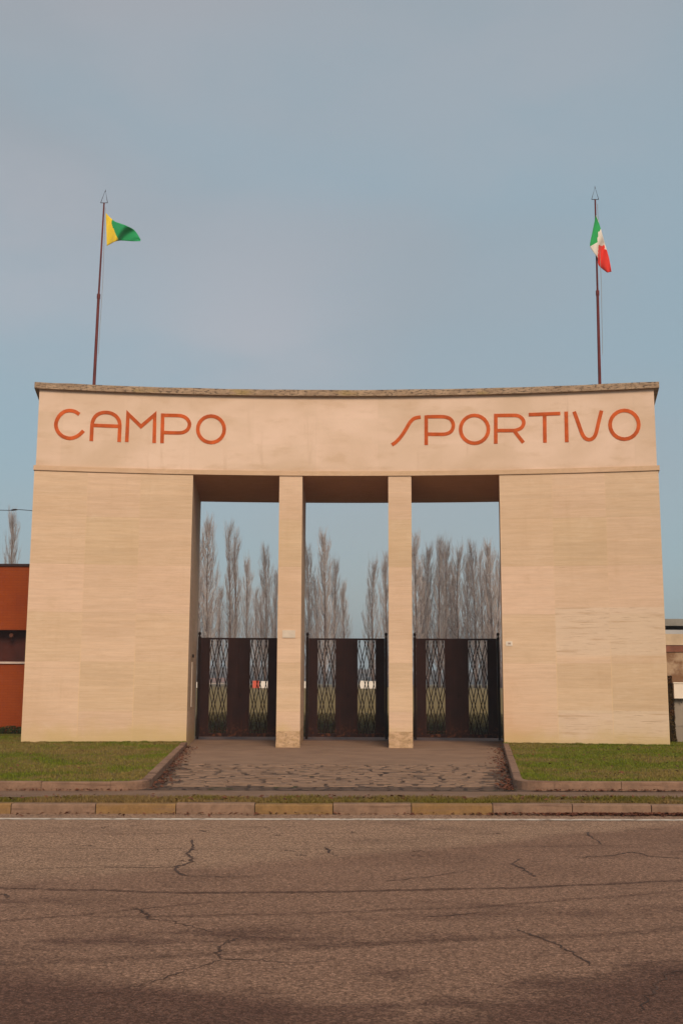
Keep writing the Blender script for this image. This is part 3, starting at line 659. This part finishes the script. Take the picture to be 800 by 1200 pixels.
# ------------------------------------------------------------------ grass and leaves
def blade_mat(name,g,d,thr=.5):
    n=NT(name); o=n.obj(); r=n.n('NewGeometry').outputs['Random Per Island']; a=dryness(n,o)
    c=n.mix(r,tuple(k*.6 for k in g),tuple(k*1.35 for k in g)); dd=n.mix(r,tuple(k*.7 for k in d),tuple(k*1.3 for k in d)); c=n.mix(n.ss(a,thr,thr+.14,0.0,.9),c,dd); n.col(c); n.rough(.8); return n.mat
def grass(name,pts,hr,wr,mat,label,lean=.5):
    V=[];Fc=[]
    for (x,y,z,sc_) in pts:
        a=random.uniform(0,6.283); h=random.uniform(*hr)*sc_; w=random.uniform(*wr); dx,dy=math.cos(a)*w/2,math.sin(a)*w/2; lx,ly=random.gauss(0,lean)*h,random.gauss(0,lean)*h
        i=len(V); V+=[(x-dx,y-dy,z),(x+dx,y+dy,z),(x+dx*.6+lx*.5,y+dy*.6+ly*.5,z+h*.65),(x+lx,y+ly,z+h)]; Fc+=[(i,i+1,i+2),(i,i+2,i+3)]
    me=bpy.data.meshes.new(name); me.from_pydata(V,[],Fc); me.materials.append(mat); o=bpy.data.objects.new(name,me); C.objects.link(o); tag(o,label,'grass',kind='stuff'); return o
M['blade']=blade_mat('lawn_blades',(.125,.150,.006),(.22,.15,.045),.47); M['vblade']=blade_mat('verge_blades',(.13,.105,.012),(.20,.125,.045),.44); M['fblade']=blade_mat('field_blades',(.045,.035,.008),(.09,.06,.02),.5)
wl=[(arc(AL-.002,R+k*.5)) for k in range(10)]
def in_wing(x,y): 
    a=math.atan2(x,y+R); r=math.hypot(x,y+R); return R-.01<r<R+T+.01 and (AL<a<BL or BR<a<AR)
for P,x0,x1,z,lab in ((PL,-13.5,-2.5,.11,'short patchy lawn growing in the kerbed bed left of the entrance'),(PR,2.9,13.5,.12,'short patchy lawn growing in the kerbed bed right of the entrance')):
    pts=[]
    while len(pts)<85000:
        x=random.uniform(x0,x1); y=-11.2+13.5*random.random()**1.25
        if not inpoly(x,y,P) or in_wing(x,y): continue
        q=noise.noise(Vector((x*.6,y*.9,1))); pts.append((x,y,z,1+.5*q))
    grass('grass',pts,(.02,.05),(.006,.014),M['blade'],lab)
    pts=[]       # taller tufts along the wall foot and kerb
    for _ in range(9000):
        if P is PL: a=random.uniform(AL-.03,BL)
        else: a=random.uniform(BR,AR+.03)
        q=arc(a,R-abs(random.gauss(0,.05))-.01); n_=noise.noise(Vector((q.x*5,3,1))); pts.append((q.x,q.y,z,max(.3,.75+.35*n_)))
    grass('grass',pts,(.02,.075),(.008,.016),M['blade'],'fringe of longer grass at the foot of the %s wing'%('left' if P is PL else 'right'))
pts=[]
while len(pts)<38000:
    x=random.uniform(-7.5,8); yy=-12.44+.74*random.random(); q=noise.noise(Vector((x*1.3,yy*2,5)))+.3*noise.noise(Vector((x*4,yy*5,5)))
    if q<-.28+random.random()*.2: continue
    pts.append((x,yl_(yy,x),-.003,1+.7*q))
grass('grass',pts,(.015,.05),(.006,.013),M['vblade'],'narrow strip of short grass between the pavement and the road kerb')
pts=[(random.uniform(-7,8),5.4+24*random.random()**2,-.01,1) for _ in range(30000)]
grass('grass',pts,(.05,.13),(.015,.03),M['fblade'],'dark rough grass just behind the gates')
# fallen leaves
def leaf_mat():
    n=NT('fallen_leaf'); r=n.n('NewGeometry').outputs['Random Per Island']; n.col(n.mix(r,(.07,.018,.010),(.17,.060,.028))); n.rough(.7); return n.mat
LM=leaf_mat()
def leaves(name,pts,label,s=(.025,.06)):
    mb=MB()
    for x,y,z in pts:
        a=random.uniform(0,6.28); L=random.uniform(*s); w=L*random.uniform(.4,.7); d=Vector((math.cos(a),math.sin(a),random.uniform(-.2,.5)))*L; e=Vector((-math.sin(a),math.cos(a),random.uniform(-.5,.5)))*w; p=Vector((x,y,z+.012+random.random()*.015))
        mb.face([p-d,p+e*.7,p+d,p-e*.7+Vector((0,0,.01))])
    o=mb.build(name,LM); tag(o,label,'leaves',kind='stuff')
pts=[]
for _ in range(1500):
    x=2.0+abs(random.gauss(2.6,1.1))*1.0; 
    if x>7: continue
    pts.append((x,yl_(-12.60-abs(random.gauss(0,.07)),x),ZR))
for _ in range(250):
    x=random.uniform(-6,7); pts.append((x,yl_(-12.60-abs(random.gauss(0,.10)),x),ZR))
leaves('fallen_leaves',pts,'reddish brown leaves drifted in the gutter along the road kerb',(.02,.045))
pts=[]
for _ in range(330):
    t=random.random(); x=cl.x+(jl.x-cl.x)*t; y=yl_(YF,cl.x)+(jl.y-yl_(YF,cl.x))*t; pts.append((x+.03+abs(random.gauss(0,.12)),y,.006+random.random()*.02))
for _ in range(420):
    t=random.random()**1.5; x=cr.x+(jr.x-cr.x)*t; y=yl_(YF,cr.x)+(jr.y-yl_(YF,cr.x))*t; pts.append((x-.03-abs(random.gauss(0,.14)),y,.006+random.random()*.02))
leaves('fallen_leaves',pts,'dead leaves and litter along the kerbs at both sides of the entrance',(.02,.05))
pts=[]
for _ in range(600):
    x=cr.x+.3+random.random()**1.2*9; pts.append((x,yl_(YF,x)+.08-abs(random.gauss(0,.06)),0))
for _ in range(350):
    x=cl.x-.2-random.random()*9; pts.append((x,yl_(YF,x)-abs(random.gauss(0,.06)),0))
leaves('fallen_leaves',pts,'sparse brown leaves along the front kerbs of the two lawn beds',(.015,.035))
pts=[(random.uniform(-7,8),0,0) for _ in range(260)]; pts=[(x,yl_(random.uniform(-12.4,-11.75),x),.02) for x,_,_ in pts]
pts+=[(random.uniform(3.5,8),random.uniform(-10.3,-1.5),.15) for _ in range(160)]+[(random.uniform(-8,-4),random.uniform(-10.3,-1.5),.14) for _ in range(90)]
leaves('fallen_leaves',pts,'scattered single dead leaves on the verge and lawns',(.02,.045))

# ------------------------------------------------------------------ left: red brick building
def brick_mat():
    n=NT('orange_red_brick'); uv=n.uv(); bt=n.n('TexBrick'); n.put(bt.inputs['Vector'],uv); bt.inputs['Scale'].default_value=1; bt.inputs['Brick Width'].default_value=.26; bt.inputs['Row Height'].default_value=.075; bt.inputs['Mortar Size'].default_value=.005
    for k,c in (('Color1',(.30,.054,.005)),('Color2',(.28,.048,.0045)),('Mortar',(.22,.038,.005))): bt.inputs[k].default_value=(*c,1)
    o=n.noise(uv,.8,5,.6); c=n.mix(n.ss(o,.4,.7,0.0,.55),bt.outputs['Color'],(.20,.026,.004)); n.col(c); n.bump(n.math('MULTIPLY',bt.outputs['Fac'],-1.0),.3,.01); return n.mat
YB=4.7
bl=empty('brick_building',(-10.5,YB,0)); tag(bl,'low orange red brick building with dark recessed band left of the gateway','building')
def rel(mb,o): mb.v=[(x-o[0],y-o[1],z-o[2]) for x,y,z in mb.v]; return mb
zt_=on_y(10,662,YB).z; za=on_y(10,738,YB).z; zb=on_y(10,773,YB).z
mb=MB(); mb.box(-16,-8.85,YB,YB+5,za,zt_-.04); mb.box(-16,-8.85,YB+.01,YB+5,-.02,zb-.12); rel(mb,(-10.5,YB,0)).build('wall',brick_mat(),bl)
mb=MB(); mb.box(-16.05,-8.8,YB-.05,YB+5.05,zt_-.04,zt_+.03); rel(mb,(-10.5,YB,0)).build('roof_edge',simple('dark_roof_edge',(.035,.012,.010),.6),bl)
mb=MB(); mb.box(-16,-8.85,YB+.45,YB+.5,zb-.12,za); rel(mb,(-10.5,YB,0)).build('recessed_window_band',simple('dark_red_recess',(.055,.009,.004),.7,.3,2),bl)
mb=MB(); mb.box(-16,-8.85,YB-.04,YB+.47,zb-.12,zb-.06); rel(mb,(-10.5,YB,0)).build('sill',simple('pale_sill',(.55,.42,.36),.6),bl)
q=on_y(17,745,YB+.4); mb=MB(); mb.tube([(q.x+10.5,.1,q.z),(q.x+10.5,.22,q.z),(q.x+10.5,.3,q.z)],[.06,.055,.02],10); mb.build('round_lamp',simple('dull_lamp',(.09,.03,.015),.4),bl)
# dark hedge at its foot
def blob_leaves(name,box,n,size,mat,label,cat):
    mb=MB(); x0,x1,y0,y1,z0,z1=box
    for _ in range(n):
        x=random.uniform(x0,x1); y=random.uniform(y0,y1); h=(z1-z0)*(.75+.35*noise.noise(Vector((x*2,y*2,0)))); z=z0+h*random.random()**.7; a=Vector((random.gauss(0,1),random.gauss(0,1),random.gauss(0,1))).normalized(); b_=a.cross(Vector((.3,.5,1))).normalized(); s=random.uniform(.5,1)*size; p=Vector((x,y,z)); mb.face([p-a*s,p+b_*s*.5,p+a*s,p-b_*s*.5])
    o=mb.build(name,mat); tag(o,label,cat); return o
HM=blade_mat('hedge_leaf',(.045,.055,.010),(.08,.06,.02))
o=blob_leaves('low_hedge',(-14,-8.9,YB-.75,YB-.1,0,.34),14000,.035,HM,'low dark green planting at the foot of the red brick building','hedge')
# ------------------------------------------------------------------ right: rendered wall, cabinet, shed
YW=1.1
def X_(u,v=800,y=YW): return on_y(u,v,y).x
def Z_(v,y=YW): return on_y(792,v,y).z
def rend_mat():
    n=NT('peeling_brown_render'); o=n.obj(); a=n.noise(o,1.6,6,.65); f=n.noise(o,8,5,.7); c=n.mix(n.ss(a,.42,.58),(.20,.105,.055),(.40,.28,.185)); c=n.mix(n.ss(f,.5,.7,0.0,.4),c,(.14,.075,.045)); n.col(c); n.bump(f,.5,.02); return n.mat
ox=9.2; wl_=empty('side_wall',(ox,YW,0)); tag(wl_,'peeling brown rendered wall with cream coping right of the gateway','wall')
xw=X_(779)-.25
mb=MB(); mb.box(xw,17,YW,YW+.3,0,Z_(764)); rel(mb,(ox,YW,0)).build('render',rend_mat(),wl_)
mb=MB(); mb.box(xw,17,YW-.03,YW+.33,Z_(764),Z_(756)); rel(mb,(ox,YW,0)).build('lintel',simple('rust_brown_lintel',(.17,.065,.04),.7,.4,6),wl_)
mb=MB(); mb.box(xw,17,YW-.05,YW+.35,Z_(756),Z_(743)); rel(mb,(ox,YW,0)).build('coping',simple('cream_coping',(.50,.38,.26),.8,.15,3),wl_)
mb=MB(); xc=X_(785.5); mb.box(xc,xc+1.3,YW-.12,YW-.002,.12,Z_(800)); cz=Z_(850); mb.box(xc-.01,xc+1.31,YW-.135,YW-.121,cz-.012,cz+.012)
cb=rel(mb,(ox,YW,0)).build('utility_cabinet',simple('grey_cabinet_paint',(.26,.215,.17),.6,.12,2)); cb.location=(ox,YW,0); tag(cb,'flat grey cabinet door set against the brown side wall','cabinet')
mt=empty('meter_box',(X_(792),YW-.14,0)); tag(mt,'small off-white meter box fixed above the grey cabinet','meter box')
zl,zh=Z_(818.3),Z_(799.5); hx=.17
mb=MB(); mb.box(-.155,.165,-.15,.0,zl,zh-.03); mb.build('case',M['white'],mt)
mb=MB(); mb.box(-.17,.18,-.17,.0,zh-.03,zh); mb.build('lid',M['white'],mt)
mb=MB(); mb.box(.085,.115,-.165,-.151,(zl+zh)/2-.05,(zl+zh)/2+.04); mb.build('lock',M['hole'],mt)
mb=MB(); mb.tube([(.02,-.07,zl),(.02,-.07,zl-.06),(.05,-.07,zl-.12)],.012,6); mb.build('cable',M['wire'],mt)
IV=blade_mat('ivy_leaf',(.09,.055,.014),(.15,.06,.02))
xi0,xi1=X_(779.5),X_(785.5); mb=MB()
for _ in range(5200):
    z=.1+random.random()*1.7; w=.5+.5*noise.noise(Vector((0,z*3,4))); x=xi0+.02+(xi1-xi0)*(1.1*random.random())*(.55+.6*w)*(1.15-.25*z); y=YW-.04-random.random()*.16; a=Vector((random.gauss(0,1),random.gauss(0,1),random.gauss(0,1))).normalized(); b_=a.cross(Vector((.3,.5,1))).normalized(); s=.028; p=Vector((x,y,z)); mb.face([p-a*s,p+b_*s*.6,p+a*s,p-b_*s*.6])
o=mb.build('climbing_plant',IV); tag(o,'narrow brown and green climbing plant between the gateway and the grey cabinet','plant')
YS=3.6; sh=empty('flat_roofed_shed',(11,YS,0)); tag(sh,'flat grey roofed shed showing above the side wall right of the gateway','shed')
ZZ=lambda v: on_y(790,v,YS).z
mb=MB(); mb.box(8.9,17,YS-.1,YS+3,ZZ(733.5),ZZ(725.5)); rel(mb,(11,YS,0)).build('roof',simple('grey_roof_fascia',(.22,.21,.19),.7,.15,3),sh)
mb=MB(); mb.box(9.0,17,YS+.15,YS+2.9,ZZ(738),ZZ(733.5)-.002); rel(mb,(11,YS,0)).build('gap_shade_block',M['hole'],sh)  # solid near-black block, its colour stands for the shade under the roof slab
mb=MB(); mb.box(8.95,17,YS,YS+2.9,0,ZZ(738)-.002); rel(mb,(11,YS,0)).build('wall',simple('pale_blue_grey_wall',(.42,.42,.43),.6,.1,2),sh)

# ------------------------------------------------------------------ overhead cable
P0=on_y(-20,597.5,6.5); P1_=on_y(12,598,6.5); P2_=on_y(24,597.3,6.5); P3=on_y(60,600.5,6.5); st=on_y(-900,560,6.5)
mb=MB(); mb.tube([Vector((-30,6.5,P0.z+1.0))]+catmull([P0,P1_,P2_,P3],4)+[Vector((-6.6,6.0,P3.z-.1))],.011,5); o=mb.build('overhead_cable',M['wire']); tag(o,'thin dark overhead cable running behind the left wing','cable')
mb=MB(); mb.tube([on_y(13,598,6.5),on_y(15,597.6,6.5),on_y(19,597.2,6.5),on_y(21,597.4,6.5)],[.014,.028,.028,.014],8); o=mb.build('cable_clamp',M['wire']); o.parent=bpy.data.objects['overhead_cable']

# ------------------------------------------------------------------ bare poplars
def bark(name,a,b_):
    n=NT(name); r=n.n('NewGeometry').outputs['Random Per Island']; n.col(n.mix(r,a,b_)); n.rough(.9); n.b.inputs['Specular IOR Level'].default_value=.1; return n.mat
TW=bark('poplar_twigs',(.13,.085,.07),(.50,.41,.37)); TK=bark('poplar_bark',(.09,.05,.037),(.12,.07,.05))
def poplar(seed,H=24.0,wid=2.3,dens=1.0,lean=0.0,fork=False):
    rd=random.Random(seed); root=empty('poplar_tree'); tk=MB(); cr_=MB()
    def trunkp(t,off=0): return Vector((lean*t*t+.35*math.sin(t*3+seed)*t+off*min(1,t*3),.3*math.sin(t*4+seed*2)*t,H*t))
    stems=[(0,1.0)]+([(1.1,.95)] if fork else [])
    for off,hs in stems:
        tk.tube([trunkp(t/10*hs,off) for t in range(11)],[.25*(1-t/10.3)**1.0+.02 for t in range(11)],6)
    nb=int(78*dens)
    for i in range(nb):
        off,hs=stems[i%len(stems)]
        t=(.05+.90*(i/nb)**.95); p=trunkp(t*hs,off); az=rd.uniform(0,6.283)
        env=wid*(min(1,.5+t*1.8))*(1-t)**.5; L=H*rd.uniform(.16,.30)*(1-t*.55); L=min(L,H*(1.0-t*hs)*1.02+.5); reach=env*rd.uniform(.30,1.0)
        out=Vector((math.cos(az),math.sin(az),0)); pts=[]
        for k in range(6):
            s=k/5; pts.append(p+out*reach*(1-(1-s)**1.9)+Vector((0,0,L*s*(.6+.4*s)))+Vector((rd.gauss(0,.07),rd.gauss(0,.07),0))*s)
        r0=.075*(1-t*.5); cr_.tube(pts,[r0*.8*(1-k/5.8)+.008 for k in range(6)],3,cap=False)
        for j in range(rd.randint(6,9)):
            s=rd.uniform(.12,.95); k=min(4,int(s*5)); q=pts[k].lerp(pts[k+1],s*5-k); a2=az+rd.gauss(0,1.3); l2=rd.uniform(.9,2.6)*(1-t*.35); o2=Vector((math.cos(a2),math.sin(a2),0)); rch=rd.uniform(.15,.6)
            e=q+o2*rch+Vector((0,0,l2)); mdp=q.lerp(e,.45)+o2*.12
            cr_.tube([q,mdp,e],[.019,.014,.006],3,cap=False)
            if rd.random()<.8:
                u=rd.uniform(.2,.8); w_=q.lerp(e,u); a3=rd.uniform(0,6.28); cr_.tube([w_,w_+Vector((math.cos(a3)*.2,math.sin(a3)*.2,rd.uniform(.5,1.1)))],[.010,.006],3,cap=False)
    tk.build('trunk',TK,root,smooth=True); cr_.build('crown',TW,root); return root
protos=[poplar(1,24,2.7,1.7),poplar(2,24,1.9,1.6,.1,True),poplar(3,24,2.4,1.3,-.1),poplar(4,24,2.7,1.6,.1)]
used=[False]*4
TR=[ # px at y745, top px y, distance behind gateway, proto, width factor, label
 (233,640,135,3,1.0,'bare poplar half hidden by the left wing in the left opening'),
 (243,608,122,0,1.0,'tallest bare poplar with straight crown at the left side of the left opening'),
 (269,613,122,1,.95,'tall bare forked poplar in the middle of the left opening'),
 (290,655,135,2,.85,'slender shorter bare poplar right of the forked one in the left opening'),
 (311,641,126,3,.9,'bare narrow poplar close to the left pillar in the left opening'),
 (324,668,140,2,.9,'bare poplar just hidden by the left edge of the left pillar'),
 (361,640,126,3,.95,'bare poplar leaning out from behind the left pillar in the middle opening'),
 (380,624,122,0,.85,'tallest bare poplar of the middle opening'),
 (391,656,135,2,.9,'bare poplar touching the right side of the tallest one in the middle opening'),
 (403,683,140,3,.8,'shortest bare poplar standing in the middle of the middle opening'),
 (437,657,130,2,.95,'lone narrow bare poplar near the right pillar in the middle opening'),
 (453,650,132,3,.9,'bare poplar cut off by the left edge of the right pillar'),
 (488,628,124,3,1.0,'bare poplar emerging at the right edge of the right pillar'),
 (501,640,126,0,.9,'second bare poplar from the right pillar in the dense right opening row'),
 (514,632,124,3,.9,'third bare poplar from the right pillar, tall, in the dense row'),
 (521,634,127,2,1.1,'fourth bare poplar from the right pillar, close beside the third'),
 (529,658,150,1,.9,'lower bare poplar filling the gap left of the centre of the right opening'),
 (537,641,126,2,1.1,'bare poplar with dark trunk at the centre of the right opening'),
 (547,654,138,0,.8,'lower bare poplar just right of the centre of the right opening'),
 (556,637,123,3,1.0,'thick trunked bare poplar right of centre in the right opening'),
 (565,645,130,1,.85,'fourth bare poplar from the right wing, forked'),
 (575,636,124,0,.9,'tall dark trunked bare poplar near the right wing'),
 (585,650,128,3,1.0,'bare poplar half hidden by the inner edge of the right wing'),
 (494,665,160,1,1.0,'faint lower bare poplar behind the row next to the right pillar'),
 (256,688,170,2,1.0,'faint short bare poplar low between the two tallest poplars of the left opening'),
 (300,690,175,1,1.0,'faint short bare poplar low beside the narrow one of the left opening'),
 (371,680,172,3,1.0,'faint short bare poplar low at the left side of the middle opening'),
 (9,600,70,0,.62,'bare poplar rising over the roof of the red brick building'),
]
for u,vt,yd,k,wf,lab in TR:
    base=on_y(u,745,yd); top=on_y(u,vt,yd).z; z0=gz(yd); h=top-z0
    o=protos[k] if not used[k] else copy_tree(protos[k]); used[k]=True
    o.location=(base.x,yd,z0-.05); s=h/24.6; o.scale=(wf*s**.5*1.0,wf*s**.5,s); o.rotation_euler=(0,0,[0,3.1,1.5,4.6,.8][int(u)%5]); tag(o,lab,'tree','bare poplars beyond the playing field')

# ------------------------------------------------------------------ boards, far house, far wood
def board(u0,u1,v0,v1,yd,mat,lab,grp):
    a=on_y(u0,v1,yd); b_=on_y(u1,v0,yd); w=b_.x-a.x; g=empty('advertising_board',((a.x+b_.x)/2,yd,gz(yd)-.02)); z0=max(.05,a.z-gz(yd)); z1=b_.z-gz(yd)
    mb=MB(); mb.box(-w/2,w/2,-.03,.03,z0,z1); mb.build('panel',mat,g)
    for s in (-1,1): mb=MB(); mb.box(s*(w/2-.12)-.03,s*(w/2-.12)+.03,.031,.09,0,z1-.05); mb.build('post',M['wire'],g)
    tag(g,lab,'board',grp)
RB=simple('red_board',(.62,.085,.035),.6,.1); WB=simple('white_board',(.80,.72,.64),.6,.1); grp='boards at the far side of the field'
board(296,303.6,797.5,807.5,112,RB,'small red board far off, seen through the right lattice of the left gate',grp)
board(304.4,316.5,798,808,112,WB,'far white board right of the red one, through the left gate',grp)
board(421.5,431,797.5,808,112,WB,'far white board at the left side of the middle gate right lattice',grp)
board(432,442,798,808.3,112,WB,'far white board at the right side of the middle gate right lattice',grp)
board(355.5,361,798,808.5,112,WB,'far white board seen in the gap between left pillar and middle gate',grp)
board(228,233,799,808,112,WB,'far white board seen in the gap beside the left wing',grp)
a=on_y(243,807,330); b_=on_y(263,797,330); g=empty('farmhouse',((a.x+b_.x)/2,330,.95)); w=b_.x-a.x
mb=MB(); mb.box(-w/2,w/2,0,6,0,b_.z-1.6); mb.build('wall',simple('beige_wall',(.42,.31,.24),.8,.1),g)
mb=MB(); zt2=b_.z-1.6; mb.hexa([(-w/2-.3,-.3,zt2),(w/2+.3,-.3,zt2),(w/2+.3,6.3,zt2),(-w/2-.3,6.3,zt2)],[(-w/2,3,zt2+1.4),(w/2,3,zt2+1.4),(w/2,3.05,zt2+1.4),(-w/2,3.05,zt2+1.4)]); mb.build('roof',simple('terracotta_roof',(.22,.11,.08),.8,.1),g)
for k in range(2): mb=MB(); x=-w/4+k*w/2; mb.box(x-.3,x+.3,-.04,-.002,.9,1.6); mb.build('window',M['hole'],g)
tag(g,'far beige farmhouse with low tiled roof seen through the left gate','house')
WM=bark('far_wood_twigs',(.10,.085,.085),(.19,.155,.145)); mb=MB()
for _ in range(30000):
    x=random.uniform(-190,200); y=random.uniform(420,470); h=7.5*(.75+.5*noise.noise(Vector((x*.02,2,0)))+.35*noise.noise(Vector((x*.15,7,0)))); z=random.random()**.8*h; s=random.uniform(.35,.9); a=random.uniform(-1,1)
    p=Vector((x,y,.9+z)); mb.face([p+Vector((-s,0,-s*.4)),p+Vector((s*.8,a*s,-s*.5)),p+Vector((s*.2,-a*s,s*1.6))])
o=mb.build('far_wood',WM); tag(o,'far grey brown wood line on the horizon behind the poplars','wood',kind='stuff')

# ------------------------------------------------------------------ haze
HZ=0.0011
if HZ>0:
    mb=MB(); mb.box(-700,700,-60,1200,-1.2,32); o=mb.build('haze',[]); hm=bpy.data.materials.new('haze_air'); hm.use_nodes=True; t=hm.node_tree
    t.nodes.remove(t.nodes['Principled BSDF']); v=t.nodes.new('ShaderNodeVolumePrincipled'); v.inputs['Density'].default_value=HZ; v.inputs['Color'].default_value=(.80,.88,.95,1); v.inputs['Anisotropy'].default_value=.2
    t.links.new(v.outputs[0],t.nodes['Material Output'].inputs['Volume']); o.data.materials.append(hm); tag(o,'thin even grey haze in the air over the field','haze',kind='stuff')

# ------------------------------------------------------------------ light
w=bpy.data.worlds.new('World'); sc.world=w; w.use_nodes=True; t=w.node_tree; bg=t.nodes['Background']
EL,AZ=math.radians(34),math.radians(200)      # azimuth clockwise from +y; sun behind the camera, slightly left
AZ=math.radians(168)
sky=t.nodes.new('ShaderNodeTexSky'); sky.sky_type='NISHITA'; sky.sun_disc=False; sky.sun_elevation=EL; sky.sun_rotation=AZ; sky.air_density=1.2; sky.dust_density=2.0
tc=t.nodes.new('ShaderNodeTexCoord'); mp=t.nodes.new('ShaderNodeMapping'); mp.inputs['Scale'].default_value=(1.1,1.1,2.4); mp.inputs['Location'].default_value=(.4,.2,.9)
n1=t.nodes.new('ShaderNodeTexNoise'); n1.inputs['Scale'].default_value=1.5; n1.inputs['Detail'].default_value=3; n1.inputs['Roughness'].default_value=.45; n1.inputs['Distortion'].default_value=.3
mr=t.nodes.new('ShaderNodeMapRange'); mr.interpolation_type='SMOOTHSTEP'
for i,q in zip((1,2,3,4),(.36,.68,.0,1.0)): mr.inputs[i].default_value=q
ca=t.nodes.new('ShaderNodeMixRGB'); ca.inputs[1].default_value=(1.95,2.66,3.0,1); ca.inputs[2].default_value=(2.30,2.42,2.50,1)
mx=t.nodes.new('ShaderNodeMixRGB'); mx.inputs[0].default_value=.85
l=t.links.new; l(tc.outputs['Generated'],mp.inputs[0]); l(mp.outputs[0],n1.inputs['Vector']); l(n1.outputs['Fac'],mr.inputs[0]); 
sx=t.nodes.new('ShaderNodeSeparateXYZ'); l(tc.outputs['Generated'],sx.inputs[0]); hz=t.nodes.new('ShaderNodeMapRange'); hz.interpolation_type='SMOOTHSTEP'; l(sx.outputs['Z'],hz.inputs[0])
for i,q in zip((1,2,3,4),(.42,.72,.0,1.0)): hz.inputs[i].default_value=q
ad=t.nodes.new('ShaderNodeMath'); ad.operation='ADD'; ad.use_clamp=True; ml=t.nodes.new('ShaderNodeMath'); ml.operation='MULTIPLY'; l(mr.outputs[0],ml.inputs[0]); ml.inputs[1].default_value=.75; l(ml.outputs[0],ad.inputs[0]); l(hz.outputs[0],ad.inputs[1]); l(ad.outputs[0],ca.inputs[0]); 
last=ca.outputs[0]
for (u,v,rad_,k) in ((290,415,.20,.85),(0,285,.17,.8),(620,60,.30,.45),(150,20,.34,.5)):      # soft pale cloud patches
    dv=ray(u,v).normalized(); vm=t.nodes.new('ShaderNodeVectorMath'); vm.operation='DISTANCE'; l(tc.outputs['Generated'],vm.inputs[0]); vm.inputs[1].default_value=dv
    m1=t.nodes.new('ShaderNodeMapRange'); m1.interpolation_type='SMOOTHSTEP'; l(vm.outputs['Value'],m1.inputs[0])
    for i,q in zip((1,2,3,4),(rad_,.0,.0,k)): m1.inputs[i].default_value=q
    m2=t.nodes.new('ShaderNodeMapRange'); m2.interpolation_type='SMOOTHSTEP'; n2=t.nodes.new('ShaderNodeTexNoise'); l(mp.outputs[0],n2.inputs['Vector']); n2.inputs['Scale'].default_value=3.5; n2.inputs['Detail'].default_value=5; l(n2.outputs['Fac'],m2.inputs[0])
    for i,q in zip((1,2,3,4),(.35,.62,.25,1.0)): m2.inputs[i].default_value=q
    m3=t.nodes.new('ShaderNodeMath'); m3.operation='MULTIPLY'; l(m1.outputs[0],m3.inputs[0]); l(m2.outputs[0],m3.inputs[1])
    cm=t.nodes.new('ShaderNodeMixRGB'); l(m3.outputs[0],cm.inputs[0]); l(last,cm.inputs[1]); cm.inputs[2].default_value=(2.95,2.90,3.0,1); last=cm.outputs[0]
l(sky.outputs[0],mx.inputs[1]); l(last,mx.inputs[2]); l(mx.outputs[0],bg.inputs['Color']); bg.inputs['Strength'].default_value=.08
ld=bpy.data.lights.new('sun','SUN'); ld.energy=1.5; ld.angle=math.radians(22); ld.color=(1,.80,.60); lo=bpy.data.objects.new('sun',ld); C.objects.link(lo)
d=Vector((math.sin(AZ)*math.cos(EL),math.cos(AZ)*math.cos(EL),math.sin(EL))); lo.rotation_euler=d.to_track_quat('Z','Y').to_euler(); lo.location=(5,-30,30)
vs=sc.view_settings; vs.view_transform='Standard'; vs.look='None'; vs.gamma=1; vs.exposure=.95; vs.use_curve_mapping=False
sc.render.engine='CYCLES'; sc.render.resolution_x=682; sc.render.resolution_y=1024
sc.cycles.volume_bounces=0; sc.cycles.max_bounces=6
